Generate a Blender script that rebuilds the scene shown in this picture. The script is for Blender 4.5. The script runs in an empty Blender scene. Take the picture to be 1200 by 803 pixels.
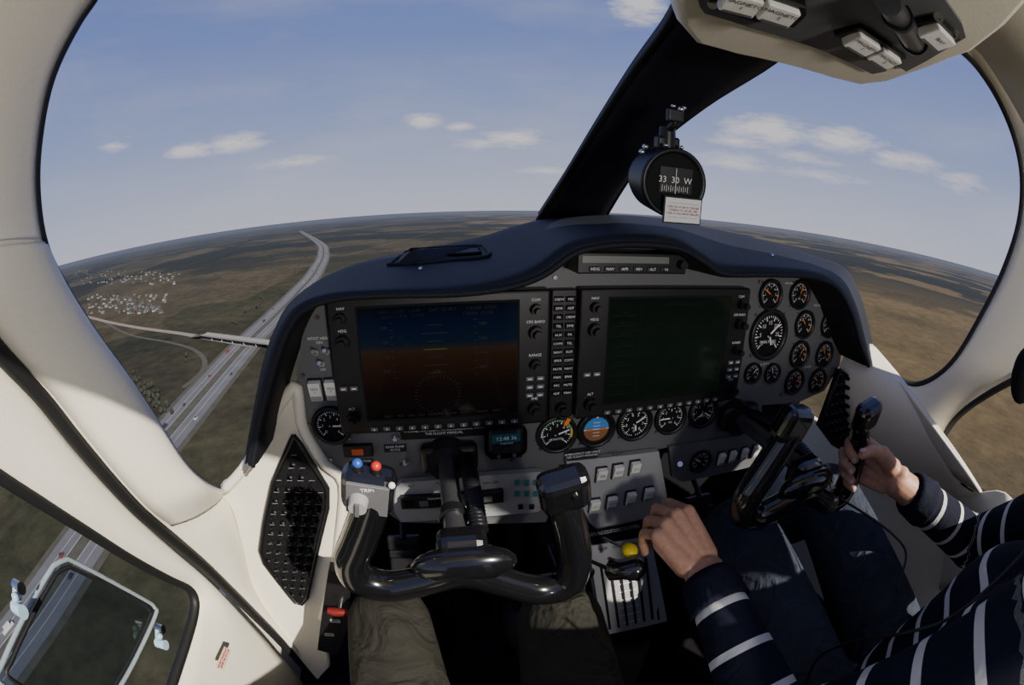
import bpy, bmesh, math, random
from mathutils import Vector, Matrix
from mathutils.bvhtree import BVHTree
from math import radians, sin, cos, pi
random.seed(4)
V=Vector
col=bpy.context.scene.collection
# ---------------- camera : 10.5mm fisheye on a DX sensor ----------------
P_=radians(16.8); YW=radians(10)
RT=V((cos(YW),-sin(YW),0)); FH=V((sin(YW),cos(YW),0)); ZZ=V((0,0,1))
FW=FH*cos(P_)-ZZ*sin(P_); UP=FH*sin(P_)+ZZ*cos(P_)
LENS=10.5; SW=23.6
cd=bpy.data.cameras.new('camera'); cam=bpy.data.objects.new('camera',cd); col.objects.link(cam)
bpy.context.scene.camera=cam
cd.type='PANO'
try:
    cd.cycles.panorama_type='FISHEYE_EQUISOLID'; cd.cycles.fisheye_lens=LENS; cd.cycles.fisheye_fov=pi
except Exception as e:
    cd.panorama_type='FISHEYE_EQUISOLID'; cd.fisheye_lens=LENS; cd.fisheye_fov=pi
cd.sensor_fit='HORIZONTAL'; cd.sensor_width=SW; cd.sensor_height=SW*803/1200
cd.clip_start=0.01; cd.clip_end=200000
m=Matrix((RT,UP,-FW)).transposed().to_4x4(); cam.matrix_world=m
# survey helpers: turn a bearing read off the photo into a point on a real surface
def ray(px,py):
    dx=px-600; dy=401.5-py; r=math.hypot(dx,dy)
    if r<1e-6: return FW.copy()
    th=2*math.asin(min(.999,r*SW/1200/(2*LENS)))
    return (RT*(sin(th)*dx/r)+UP*(sin(th)*dy/r)+FW*cos(th))
def PY(px,py,y=.6): d=ray(px,py); return d*(y/d.y)
def PX(px,py,x): d=ray(px,py); return d*(x/d.x)
def PZ(px,py,z): d=ray(px,py); return d*(z/d.z)
def D(px,py,t): return ray(px,py)*t
# ---------------- materials ----------------
MATS={}
def mat(name,c,rough=.5,metal=0,bump=0,scale=200,var=0,emit=None,es=0,spec=.5,coat=0):
    if name in MATS: return MATS[name]
    M=bpy.data.materials.new(name); M.use_nodes=True; nt=M.node_tree; b=nt.nodes['Principled BSDF']
    b.inputs['Base Color'].default_value=(*c,1); b.inputs['Roughness'].default_value=rough
    b.inputs['Metallic'].default_value=metal; b.inputs['Specular IOR Level'].default_value=spec
    b.inputs['Coat Weight'].default_value=coat
    tc=nt.nodes.new('ShaderNodeTexCoord'); n=nt.nodes.new('ShaderNodeTexNoise')
    n.inputs['Scale'].default_value=scale; n.inputs['Detail'].default_value=4
    nt.links.new(tc.outputs['Object'],n.inputs['Vector'])
    if bump>0:
        bp=nt.nodes.new('ShaderNodeBump'); bp.inputs['Strength'].default_value=bump; bp.inputs['Distance'].default_value=.002
        nt.links.new(n.outputs['Fac'],bp.inputs['Height']); nt.links.new(bp.outputs['Normal'],b.inputs['Normal'])
    v=var if var else .06
    cr=nt.nodes.new('ShaderNodeValToRGB')
    cr.color_ramp.elements[0].position=.3; cr.color_ramp.elements[1].position=.7
    cr.color_ramp.elements[0].color=(*[x*(1-v) for x in c],1); cr.color_ramp.elements[1].color=(*[min(1,x*(1+v)) for x in c],1)
    nt.links.new(n.outputs['Fac'],cr.inputs['Fac']); nt.links.new(cr.outputs['Color'],b.inputs['Base Color'])
    if emit: b.inputs['Emission Color'].default_value=(*emit,1); b.inputs['Emission Strength'].default_value=es
    MATS[name]=M; return M
CREAM=mat('cream_trim',(.80,.75,.62),.5,bump=.12,scale=300,var=.03)
CREAM2=mat('cream_roof',(.66,.61,.49),.6,bump=.15,scale=300,var=.03)
GLARE=mat('glareshield_vinyl',(.009,.010,.014),.6,bump=.4,scale=420,var=.2,spec=.22)
PIL=mat('pillar_vinyl',(.009,.010,.015),.55,bump=.3,scale=420,var=.2,spec=.3)
GREY=mat('panel_grey',(.115,.116,.12),.5,bump=.08,scale=500,var=.08)
GREY2=mat('panel_light_grey',(.30,.30,.305),.45,0,bump=.05,scale=500)
BLK=mat('black_plastic',(.009,.009,.010),.38,spec=.4)
BLKM=mat('black_matte',(.006,.006,.007),.75,spec=.2)
GLOSS=mat('gloss_black',(.006,.006,.007),.16,coat=.6)
RUB=mat('black_rubber',(.008,.008,.008),.6)
WHITE=mat('white_legend',(.8,.8,.78),.5)
OFFW=mat('switch_white',(.75,.74,.70),.4)
CHR=mat('metal',(.6,.6,.6),.25,1)
DMET=mat('dark_metal',(.16,.16,.17),.3,.8)
RED=mat('red_plastic',(.45,.02,.01),.35)
BLUE=mat('blue_plastic',(.02,.08,.35),.35)
YEL=mat('yellow_knob',(.85,.62,.02),.4)
ORG=mat('orange_mark',(.8,.2,.02),.5)
GRN=mat('green_mark',(.05,.45,.1),.5)
TEAL=mat('teal_lens',(.02,.2,.18),.4)
SKYB=mat('gauge_blue',(.05,.25,.6),.5)
BRN=mat('gauge_brown',(.25,.11,.04),.5)
CLEAR=mat('clear_plastic',(.35,.5,.6),.1,spec=.8)
FLOORM=mat('dark_carpet',(.012,.012,.013),.9,bump=.5,scale=300,var=.3,spec=.1)
# ---------------- mesh builder ----------------
def frame(t):
    t=t.normalized(); a=V((0,0,1)) if abs(t.z)<.9 else V((1,0,0))
    u=t.cross(a).normalized(); return u,t.cross(u).normalized()
TXT={}
def textgeo(s):
    if s in TXT: return TXT[s]
    cu=bpy.data.curves.new('t','FONT'); cu.body=s; cu.size=1; cu.align_x='CENTER'; cu.align_y='CENTER'; cu.resolution_u=2
    ob=bpy.data.objects.new('t',cu); col.objects.link(ob); dg=bpy.context.evaluated_depsgraph_get(); dg.update()
    me=bpy.data.meshes.new_from_object(ob.evaluated_get(dg))
    r=([v.co.copy() for v in me.vertices],[list(p.vertices) for p in me.polygons])
    bpy.data.objects.remove(ob); bpy.data.meshes.remove(me); bpy.data.curves.remove(cu)
    TXT[s]=r; return r
class MB:
    def __init__(s,name): s.name=name; s.v=[]; s.f=[]; s.m=[]; s.sm=[]; s.mats=[]
    def mi(s,m):
        if m not in s.mats: s.mats.append(m)
        return s.mats.index(m)
    def add(s,vs,fs,m,smooth=False):
        o=len(s.v); s.v+=[tuple(v) for v in vs]; k=s.mi(m)
        for f in fs: s.f.append([i+o for i in f]); s.m.append(k); s.sm.append(smooth)
    def box(s,c,size,m,rot=None,bev=0):
        bm=bmesh.new(); bmesh.ops.create_cube(bm,size=1)
        for v in bm.verts: v.co=V((v.co.x*size[0],v.co.y*size[1],v.co.z*size[2]))
        if bev>0: bmesh.ops.bevel(bm,geom=bm.edges[:],offset=bev,segments=3,affect='EDGES',profile=.5)
        bm.verts.index_update(); R=rot if rot else Matrix.Identity(3); c=V(c)
        s.add([c+R@v.co for v in bm.verts],[[v.index for v in f.verts] for f in bm.faces],m,False); bm.free()
    def cyl(s,a,b,r0,r1,m,seg=24,smooth=True):
        a=V(a); b=V(b); u,w=frame(b-a); vs=[]
        for c,r in((a,r0),(b,r1)):
            for i in range(seg): t=2*pi*i/seg; vs.append(c+u*cos(t)*r+w*sin(t)*r)
        s.add(vs,[[i,(i+1)%seg,seg+(i+1)%seg,seg+i] for i in range(seg)],m,smooth)
        s.add(vs[:seg],[list(range(seg))[::-1]],m); s.add(vs[seg:],[list(range(seg))],m)
    def ring(s,c,ax,r0,r1,h,m,seg=32):
        c=V(c); ax=V(ax).normalized(); u,w=frame(ax); vs=[]
        prof=[(r1,0),(r1,h*.7),(r1-(r1-r0)*.3,h),(r0,h*.6),(r0,0)]
        for i in range(seg):
            t=2*pi*i/seg; d=u*cos(t)+w*sin(t)
            for r,z in prof: vs.append(c+d*r+ax*z)
        n=len(prof)
        s.add(vs,[[i*n+j,((i+1)%seg)*n+j,((i+1)%seg)*n+j+1,i*n+j+1] for i in range(seg) for j in range(n-1)],m,True)
    def tube(s,pts,rad,m,seg=14,caps=True,closed=False):
        pts=[V(p) for p in pts]; n=len(pts)
        if not isinstance(rad,(list,tuple)): rad=[rad]*n
        vs=[]; u=None
        for i,p in enumerate(pts):
            if closed: t=pts[(i+1)%n]-pts[i-1]
            else: t=pts[min(i+1,n-1)]-pts[max(i-1,0)]
            t=t.normalized()
            if u is None: u,_=frame(t)
            else: u=(u-t*u.dot(t)).normalized()
            w=t.cross(u)
            for k in range(seg):
                a=2*pi*k/seg; vs.append(p+u*cos(a)*rad[i]+w*sin(a)*rad[i])
        fs=[[i*seg+k,i*seg+(k+1)%seg,((i+1)%n)*seg+(k+1)%seg,((i+1)%n)*seg+k] for i in range(n if closed else n-1) for k in range(seg)]
        s.add(vs,fs,m,True)
        if caps and not closed: s.add(vs[:seg],[list(range(seg))[::-1]],m); s.add(vs[-seg:],[list(range(seg))],m)
    def ball(s,c,r,m,rot=None,seg=20):
        if not isinstance(r,(tuple,list)): r=(r,r,r)
        bm=bmesh.new(); bmesh.ops.create_uvsphere(bm,u_segments=seg,v_segments=seg//2+2,radius=1); bm.verts.index_update()
        R=rot if rot else Matrix.Identity(3); c=V(c)
        s.add([c+R@V((v.co.x*r[0],v.co.y*r[1],v.co.z*r[2])) for v in bm.verts],[[v.index for v in f.verts] for f in bm.faces],m,True); bm.free()
    def prism(s,poly,ext,m,m2=None):
        poly=[V(p) for p in poly]; n=len(poly); e=V(ext)
        s.add(poly,[list(range(n))],m2 or m); vs=poly+[p+e for p in poly]
        s.add(vs,[[i,(i+1)%n,n+(i+1)%n,n+i] for i in range(n)]+[list(range(2*n-1,n-1,-1))],m)
    def grid(s,rows,m,smooth=True):
        n=len(rows[0]); vs=[p for r in rows for p in r]
        s.add(vs,[[i*n+j,i*n+j+1,(i+1)*n+j+1,(i+1)*n+j] for i in range(len(rows)-1) for j in range(n-1)],m,smooth)
    def text(s,t,c,size,m,ux=V((1,0,0)),uy=V((0,0,1))):
        vs,fs=textgeo(t); c=V(c); s.add([c+ux*v.x*size+uy*v.y*size for v in vs],fs,m)
    def quad(s,c,w,h,m,a=0,ux=V((1,0,0)),uy=V((0,0,1))):
        c=V(c); U=ux*cos(a)+uy*sin(a); W=-ux*sin(a)+uy*cos(a)
        s.add([c-U*w/2-W*h/2,c+U*w/2-W*h/2,c+U*w/2+W*h/2,c-U*w/2+W*h/2],[[0,1,2,3]],m)
    def build(s,parent=None,solid=0):
        me=bpy.data.meshes.new(s.name); me.from_pydata(s.v,[],s.f)
        for mm in s.mats: me.materials.append(mm)
        me.polygons.foreach_set('material_index',s.m); me.polygons.foreach_set('use_smooth',s.sm); me.update()
        ob=bpy.data.objects.new(s.name,me); col.objects.link(ob)
        if parent: ob.parent=parent
        if solid: 
            md=ob.modifiers.new('s','SOLIDIFY'); md.thickness=solid; md.offset=0
        return ob
def crs(pts,n=6):
    P=[tuple(p) for p in pts]; out=[]; L=len(P)
    for i in range(L-1):
        p0=P[max(i-1,0)];p1=P[i];p2=P[i+1];p3=P[min(i+2,L-1)]
        for k in range(n):
            t=k/n; out.append(tuple(.5*((2*b)+(-a+c)*t+(2*a-5*b+4*c-d)*t*t+(-a+3*b-3*c+d)*t**3) for a,b,c,d in zip(p0,p1,p2,p3)))
    out.append(P[-1]); return out
X_=V((1,0,0)); Y_=V((0,1,0)); Z_=V((0,0,1))
# ---------------- world / sky ----------------
w=bpy.data.worlds.new('sky'); bpy.context.scene.world=w; w.use_nodes=True; nt=w.node_tree; nt.nodes.clear()
N=lambda t:nt.nodes.new(t); L=lambda a,b:nt.links.new(a,b)
out=N('ShaderNodeOutputWorld'); bg=N('ShaderNodeBackground'); tc=N('ShaderNodeTexCoord'); sp=N('ShaderNodeSeparateXYZ')
L(tc.outputs['Generated'],sp.inputs[0]); cr=N('ShaderNodeValToRGB'); L(sp.outputs['Z'],cr.inputs[0])
els=[(0,(.54,.56,.66)),(.06,(.47,.51,.66)),(.2,(.30,.37,.62)),(.4,(.18,.245,.56)),(.75,(.12,.175,.46))]
rmp=cr.color_ramp
rmp.elements[0].position=0; rmp.elements[0].color=(*els[0][1],1); rmp.elements[1].position=els[-1][0]; rmp.elements[1].color=(*els[-1][1],1)
for p,c in els[1:-1]: e=rmp.elements.new(p); e.color=(*c,1)
nz=N('ShaderNodeTexNoise'); nz.inputs['Scale'].default_value=14; nz.inputs['Detail'].default_value=10; nz.inputs['Roughness'].default_value=.68
mp=N('ShaderNodeMapping'); mp.inputs['Scale'].default_value=(1,1,4.0); L(tc.outputs['Generated'],mp.inputs[0]); L(mp.outputs[0],nz.inputs[0])
tot=None
for (px,py,wx,wz,k) in [(225,176,.08,.022,1),(275,168,.09,.028,1.05),(135,172,.05,.016,.9),(495,142,.06,.022,1.05),(560,168,.07,.02,.9),(600,163,.09,.03,1.05),(350,190,.14,.02,.85),(540,148,.05,.014,.9),(748,8,.07,.05,1.2),(900,152,.12,.04,1.15),(870,165,.1,.022,.9),(985,163,.13,.034,1.05),(1060,188,.12,.03,.9),(860,190,.12,.03,.85),(940,185,.12,.02,.85),(1130,215,.1,.03,.8),(960,205,.16,.02,.8),(640,200,.1,.015,.75)]:
    d=ray(px,py); s1=N('ShaderNodeVectorMath'); s1.operation='SUBTRACT'; L(tc.outputs['Generated'],s1.inputs[0]); s1.inputs[1].default_value=d
    s2=N('ShaderNodeVectorMath'); s2.operation='MULTIPLY'; L(s1.outputs[0],s2.inputs[0]); s2.inputs[1].default_value=(1/wx,1/wx,1/wz)
    s3=N('ShaderNodeVectorMath'); s3.operation='LENGTH'; L(s2.outputs[0],s3.inputs[0])
    s4=N('ShaderNodeMapRange'); L(s3.outputs['Value'],s4.inputs[0]); s4.inputs[1].default_value=1.5; s4.inputs[2].default_value=.0; s4.inputs[3].default_value=0; s4.inputs[4].default_value=k
    if tot is None: tot=s4.outputs[0]
    else:
        a=N('ShaderNodeMath'); a.operation='MAXIMUM'; L(tot,a.inputs[0]); L(s4.outputs[0],a.inputs[1]); tot=a.outputs[0]
mu=N('ShaderNodeMath'); mu.operation='MULTIPLY'; L(tot,mu.inputs[0]); L(nz.outputs['Fac'],mu.inputs[1])
mr=N('ShaderNodeMapRange'); L(mu.outputs[0],mr.inputs[0]); mr.inputs[1].default_value=.2; mr.inputs[2].default_value=.46; mr.inputs[4].default_value=.8
nz2=N('ShaderNodeTexNoise'); nz2.inputs['Scale'].default_value=2.2; nz2.inputs['Detail'].default_value=5; L(mp.outputs[0],nz2.inputs[0])
mr2=N('ShaderNodeMapRange'); L(nz2.outputs['Fac'],mr2.inputs[0]); mr2.inputs[1].default_value=.48; mr2.inputs[2].default_value=.8; mr2.inputs[4].default_value=.2
mx=N('ShaderNodeMath'); mx.operation='MAXIMUM'; L(mr.outputs[0],mx.inputs[0]); L(mr2.outputs[0],mx.inputs[1])
mix=N('ShaderNodeMixRGB'); L(mx.outputs[0],mix.inputs[0]); L(cr.outputs[0],mix.inputs[1]); mix.inputs[2].default_value=(.82,.78,.77,1)
L(mix.outputs[0],bg.inputs[0]); bg.inputs[1].default_value=1.0; L(bg.outputs[0],out.inputs[0])
sd=bpy.data.lights.new('sun','SUN'); sd.energy=8.5; sd.angle=radians(.6); sd.color=(1,.93,.82)
sun=bpy.data.objects.new('sun',sd); col.objects.link(sun)
sdir=V((.50,-.66,.55)); sun.rotation_euler=sdir.to_track_quat('Z','Y').to_euler(); sun.location=sdir*5
# ---------------- terrain ----------------
H=-150
def ground_mat():
    M=bpy.data.materials.new('farmland'); M.use_nodes=True; nt=M.node_tree; b=nt.nodes['Principled BSDF']; b.inputs['Roughness'].default_value=1; b.inputs['Specular IOR Level'].default_value=.05
    N=lambda t:nt.nodes.new(t); L=lambda a,b:nt.links.new(a,b)
    g=N('ShaderNodeNewGeometry'); mp=N('ShaderNodeMapping'); mp.inputs['Scale'].default_value=(.001,.001,.001); L(g.outputs['Position'],mp.inputs[0])
    def noise(s,d=6,r=.6):
        n=N('ShaderNodeTexNoise'); n.inputs['Scale'].default_value=s; n.inputs['Detail'].default_value=d; n.inputs['Roughness'].default_value=r; L(mp.outputs[0],n.inputs[0]); return n.outputs['Fac']
    def ramp(f,els):
        c=N('ShaderNodeValToRGB'); L(f,c.inputs[0]); r=c.color_ramp
        r.elements[0].position=els[0][0]; r.elements[0].color=(*els[0][1],1); r.elements[1].position=els[-1][0]; r.elements[1].color=(*els[-1][1],1)
        for p,cc in els[1:-1]: e=r.elements.new(p); e.color=(*cc,1)
        return c.outputs[0]
    vo=N('ShaderNodeTexVoronoi'); vo.distance='CHEBYCHEV'; vo.inputs['Scale'].default_value=1.7; vo.inputs['Randomness'].default_value=.85; L(mp.outputs[0],vo.inputs[0])
    sepc=N('ShaderNodeSeparateColor'); L(vo.outputs['Color'],sepc.inputs[0])
    fields=ramp(sepc.outputs[0],[(0,(.070,.058,.038)),(.3,(.026,.030,.022)),(.55,(.090,.074,.048)),(.75,(.030,.038,.022)),(1,(.11,.088,.058))])
    n1=ramp(noise(6),[(.35,(.022,.024,.018)),(.6,(.068,.058,.040))])
    m1=N('ShaderNodeMixRGB'); m1.inputs[0].default_value=.45; L(fields,m1.inputs[1]); L(n1,m1.inputs[2])
    fine=ramp(noise(45,10,.75),[(.3,(.45,.46,.45)),(.7,(1.3,1.25,1.18))])
    m2=N('ShaderNodeMixRGB'); m2.blend_type='MULTIPLY'; m2.inputs[0].default_value=1; L(m1.outputs[0],m2.inputs[1]); L(fine,m2.inputs[2])
    sx=N('ShaderNodeSeparateXYZ'); L(g.outputs['Position'],sx.inputs[0])
    ea=N('ShaderNodeMapRange'); L(sx.outputs['X'],ea.inputs[0]); ea.inputs[1].default_value=150; ea.inputs[2].default_value=500; ea.inputs[4].default_value=.78
    dry=ramp(noise(3.5,8,.65),[(.3,(.085,.066,.036)),(.48,(.14,.105,.056)),(.6,(.115,.088,.046)),(.72,(.055,.048,.028))])
    dm=N('ShaderNodeMixRGB'); dm.blend_type='MULTIPLY'; dm.inputs[0].default_value=.7; L(dry,dm.inputs[1]); L(fine,dm.inputs[2])
    m3=N('ShaderNodeMixRGB'); L(ea.outputs[0],m3.inputs[0]); L(m2.outputs[0],m3.inputs[1]); L(dm.outputs[0],m3.inputs[2])
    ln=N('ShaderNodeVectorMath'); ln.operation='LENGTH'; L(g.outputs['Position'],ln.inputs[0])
    wd=ramp(noise(1.3,9,.62),[(.46,(0,0,0)),(.50,(1,1,1))])
    far=N('ShaderNodeMapRange'); L(ln.outputs['Value'],far.inputs[0]); far.inputs[1].default_value=900; far.inputs[2].default_value=2600; far.inputs[3].default_value=.15
    wm=N('ShaderNodeMath'); wm.operation='MULTIPLY'; L(wd,wm.inputs[0]); L(far.outputs[0],wm.inputs[1])
    m4=N('ShaderNodeMixRGB'); L(wm.outputs[0],m4.inputs[0]); L(m3.outputs[0],m4.inputs[1]); m4.inputs[2].default_value=(.016,.020,.018,1)
    hz=N('ShaderNodeMapRange'); L(ln.outputs['Value'],hz.inputs[0]); hz.inputs[1].default_value=600; hz.inputs[2].default_value=18000; hz.inputs[4].default_value=.78  # aerial haze painted into the ground colour, growing with distance
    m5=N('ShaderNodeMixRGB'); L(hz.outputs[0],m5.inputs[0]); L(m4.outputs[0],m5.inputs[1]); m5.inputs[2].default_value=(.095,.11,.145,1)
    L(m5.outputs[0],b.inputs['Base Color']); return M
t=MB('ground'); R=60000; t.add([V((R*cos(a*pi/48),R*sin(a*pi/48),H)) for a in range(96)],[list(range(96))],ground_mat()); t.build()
ASPH=mat('asphalt',(.085,.085,.093),.9,scale=.05,var=.12); DIRT=mat('dirt_road',(.18,.155,.12),.95,scale=.05,var=.1); CONC=mat('concrete',(.22,.21,.195),.9,scale=.1)
VERGE=mat('verge',(.045,.043,.032),1,scale=.1,var=.2); RMARK=mat('road_paint',(.25,.25,.25),.8)
def road(m_b,pp,width,off,z,m):
    pts=[PZ(x,y,H) for x,y in pp]; pts=[V(p) for p in crs(pts,8)]
    rows=[]
    for i,p in enumerate(pts):
        tt=(pts[min(i+1,len(pts)-1)]-pts[max(i-1,0)]); tt.z=0; tt.normalize(); n=V((tt.y,-tt.x,0))
        c=V((p.x,p.y,H+z))+n*off; rows.append([c-n*width/2,c+n*width/2])
    m_b.grid(rows,m,False); return pts
hw=[(352,271),(372,283),(379,296),(370,318),(350,342),(325,368),(290,402),(250,447),(205,500),(150,565),(95,640),(40,720),(-20,800)]
h=MB('highway')
road(h,hw,56,0,.2,VERGE); road(h,hw,17,-13.5,.4,ASPH); pts=road(h,hw,17,13.5,.4,ASPH)
for o_ in(-13.5,13.5,-5.8,5.8): road(h,hw,.6,o_,.5,RMARK)
h.build()
r=MB('dirt_road'); road(r,[(80,365),(120,376),(160,384),(210,391),(250,398),(300,406)],13,0,.5,DIRT)
road(r,[(120,376),(150,392),(200,402),(230,412),(240,430),(215,455)],7,0,.45,VERGE)
road(r,[(380,296),(400,300),(440,290),(520,270)],8,0,.45,VERGE)
road(r,[(100,372),(120,345),(200,318),(300,285)],6,0,.45,VERGE); road(r,[(800,262),(900,282),(1000,300),(1080,318)],10,0,.45,DIRT)
r.build()
o=MB('road_overpass'); a=PZ(240,397,H); b=PZ(318,408,H); dd=(b-a).normalized(); nn=V((dd.y,-dd.x,0))
o.prism([a-nn*6+Z_*7,b-nn*6+Z_*7,b+nn*6+Z_*7,a+nn*6+Z_*7],Z_*-1.2,CONC)
for s in(-1,1): o.prism([a+nn*6*s+Z_*8.2,b+nn*6*s+Z_*8.2,b+nn*5.5*s+Z_*8.2,a+nn*5.5*s+Z_*8.2],Z_*-1.2,CONC)
for k in range(1,6):
    c=a.lerp(b,k/6)
    for q in(-4,4): o.cyl(c+nn*q,c+nn*q+Z_*6,.8,.8,CONC,10)
for q,s in((a,-1),(b,1)): o.prism([q-nn*7+Z_*5.8,q+nn*7+Z_*5.8,q+nn*9+dd*s*40,q-nn*9+dd*s*40],Z_*-.4,VERGE)
o.build()
cm=[mat('car_white',(.4,.4,.4),.3),mat('car_dark',(.03,.03,.04),.3),mat('car_red',(.15,.03,.02),.3)]
c=MB('highway_cars')
for k in range(30):
    i=random.randint(8,len(pts)-3); p=pts[i].lerp(pts[i+1],random.random()); tt=(pts[i+1]-pts[i]); tt.z=0; tt.normalize(); n=V((tt.y,-tt.x,0))
    p=p+n*random.choice([-17,-10,10,17]); Rm=Matrix((n,tt,Z_)).transposed(); mm=random.choice(cm); L_=random.choice([4.5,4.5,12])
    c.box((p.x,p.y,H+1.1),(2.2,L_,1.2),mm,Rm,.2); c.box((p.x,p.y,H+2.1 if L_<10 else H+2.6),(1.9,L_*.55,1 if L_<10 else 2.4),mm if L_>10 else cm[1],Rm,.2)
c.build()
hs=MB('village_houses'); walls=[mat('house_wall%d'%i,cc,.9,scale=.3) for i,cc in enumerate([(.10,.092,.08),(.06,.05,.04),(.19,.19,.18)])]; roofs=[mat('house_roof%d'%i,cc,.8,scale=.3) for i,cc in enumerate([(.05,.03,.025),(.04,.04,.045),(.10,.10,.11),(.028,.04,.036)])]
for k in range(235):
    if k<120: p=PZ(random.uniform(102,195),random.uniform(346,368),H)
    else: p=PZ(random.uniform(86,210),random.uniform(318,334),H)
    an=random.choice([.3,.3+pi/2])+random.uniform(-.1,.1); Rm=Matrix.Rotation(an,3,'Z'); sx,sy,sz=random.uniform(6,9),random.uniform(7,12),random.uniform(3,5)
    wm=random.choice(walls); rm=random.choice(roofs); hs.box((p.x,p.y,H+sz/2),(sx,sy,sz),wm,Rm)
    q=[V((-sx/2-.5,-sy/2-.5,sz)),V((sx/2+.5,-sy/2-.5,sz)),V((0,-sy/2-.5,sz+sx*.4)),V((-sx/2-.5,sy/2+.5,sz)),V((sx/2+.5,sy/2+.5,sz)),V((0,sy/2+.5,sz+sx*.4))]
    hs.add([V((p.x,p.y,H))+Rm@v for v in q],[[0,1,2],[3,5,4],[0,2,5,3],[1,4,5,2]],rm)
hs.build()
tr=MB('roadside_trees'); TM=mat('bare_tree',(.022,.024,.017),1,scale=.2,var=.4)
def tree(p,s):
    bm=bmesh.new(); bmesh.ops.create_icosphere(bm,subdivisions=1,radius=1); bm.verts.index_update()
    tr.add([V((p.x,p.y,H+s*.75))+V((v.co.x*s*.5,v.co.y*s*.5,v.co.z*s*.65))*random.uniform(.75,1.2) for v in bm.verts],[[v.index for v in f.verts] for f in bm.faces],TM); bm.free()
    tr.cyl((p.x,p.y,H),(p.x,p.y,H+s*.5),s*.05,s*.03,TM,5)
for k in range(120):
    if k<30: 
        i=random.randint(4,len(pts)-30); q=pts[i]; p=q+V((-random.uniform(55,85),random.uniform(-30,30),0))
    else:
        u_=random.random(); p=PZ(110+u_*90+random.uniform(-6,6),410+u_*75+random.uniform(-8,8),H)
    tree(p,random.uniform(3,6))
tr.build()
# ---------------- cabin shell ----------------
def ribbon(mb,A,B,m,nr=8,bulge=.0,bd=V((1,0,0)),n=5):
    A=crs(A,n); B=crs(B,n); rows=[]
    for a,b in zip(A,B):
        a=V(a);b=V(b); rows.append([a.lerp(b,j/nr)+bd*bulge*sin(pi*j/nr) for j in range(nr+1)])
    mb.grid(rows,m)
Wl=[(128,-40,-.33),(112,-5,-.345),(90,28,-.36),(60,90,-.375),(45,160,-.385),(42,225,-.39),(52,290,-.39),(75,337,-.39),(110,392,-.39),(150,447,-.385),(185,500,-.38),(215,545,-.372),(240,567,-.366)]
Wp=[PX(*q) for q in Wl]+[PY(258,574,.6),PY(272,598,.6),PY(283,640,.6),PY(296,690,.6),PY(320,730,.6),PY(345,762,.6),PY(372,795,.6)]
Sl=[(-90,-60),(-90,0),(-90,60),(-85,120),(-75,190),(-70,250),(-62,300),(-50,350),(-8,405),(45,462),(90,518),(130,565),(160,597),(185,619),(212,641),(240,665),(265,689),(292,715),(325,748),(360,786)]
Sp=[PX(x,y,-.42) for x,y in Sl]
f=MB('wall_left'); ribbon(f,Wp,Sp,CREAM,8,.015)
fasc=[(258,574),(272,566),(285,550),(303,520),(325,480),(345,453),(350,470),(354,498),(366,522),(382,545),(402,566),(399,620),(390,680),(378,725),(385,780),(372,795),(345,762),(320,730),(296,690),(283,640),(272,598)]
fo=[PY(x,y,.6) for x,y in fasc]; f.prism(fo,V((0,.03,0)),CREAM)
f.tube(crs([PY(x,y,.597) for x,y in [(262,575),(285,550),(303,520),(325,480),(345,453),(350,470),(354,498),(366,522),(382,545),(402,566),(399,620),(390,680),(378,725)]],3),.0055,CREAM,10)
# raised moulding of the door post
A=crs([Wp[i] for i in range(6,14)],5); B=crs([Sp[i] for i in range(6,14)],5); rows=[]
for a,b in zip(A,B):
    a=V(a);b=V(b); r=[]
    for j in range(9):
        k=.03+(.9-.03)*j/8; hgt=.022*min(1,j/1.5,(8-j)/1.5); r.append(a.lerp(b,k)+X_*(.006+.015*sin(pi*k)+hgt*.45))
    rows.append(r)
f.grid(rows,CREAM); f.add(rows[0],[list(range(9))],CREAM2)
Dl=[(-60,520),(-20,545),(20,571),(60,596),(105,624),(150,652),(195,676),(219,687),(228,702),(227,722),(216,760),(200,808),(185,860)]
Sd=[(-50,358),(-8,412),(42,470),(86,527),(128,574),(172,618),(208,650),(237,675),(262,699),(288,726),(318,758),(350,796),(385,840)]
f.build(solid=.008)
dm=MB('door_left'); ribbon(dm,[PX(x,y,-.425) for x,y in Sd],[PX(x,y,-.45) for x,y in Dl],CREAM,7,.012)
dm.tube([PX(x,y,-.448) for x,y in crs(Dl,4)],.006,RUB,8)
ribbon(dm,[PX(x,y,-.45) for x,y in Dl],[PX(x,y,-.49) for x,y in Dl],CREAM2,2,0)
c0=PX(262,772,-.405); ux=(PX(272,748,-.405)-PX(252,796,-.405)).normalized(); nrm=(-c0).normalized(); uy=nrm.cross(ux).normalized()
dm.quad(c0,.05,.014,mat('placard',(.5,.45,.36),.5),0,ux,uy); dm.text('DO NOT OPEN IN FLIGHT\nBEFORE TAKE OFF CLOSE',c0+nrm*.001,.0042,RED,ux,uy)
dm.build(solid=.006)
s=MB('door_seal'); s.tube(crs([PX(x,y,-.411) for x,y in Sl[7:]]+[PX(395,830,-.411)],5),.0105,RUB,8); s.build()
s=MB('windshield_seal'); s.tube(crs(Wp[:14]+[PY(275,562,.605),PY(292,535,.61)],5),.0065,RUB,8); s.build(); s=MB('windshield_seal')
Wr=[(1085,30,.66),(1128,60,.76),(1150,84,.86),(1172,120,.95),(1190,165,1.0),(1198,210,1.03),(1194,262,1.05),(1175,320,1.06),(1150,370,1.06),(1120,420,1.06),(1095,443,1.05),(1072,451,1.03),(1050,443,1.0),(1032,428,.97),(1022,405,.95)]
Wrp=[PX(*q) for q in Wr]
s.tube(crs(Wrp,5),.008,RUB,8); s.build()
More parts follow.
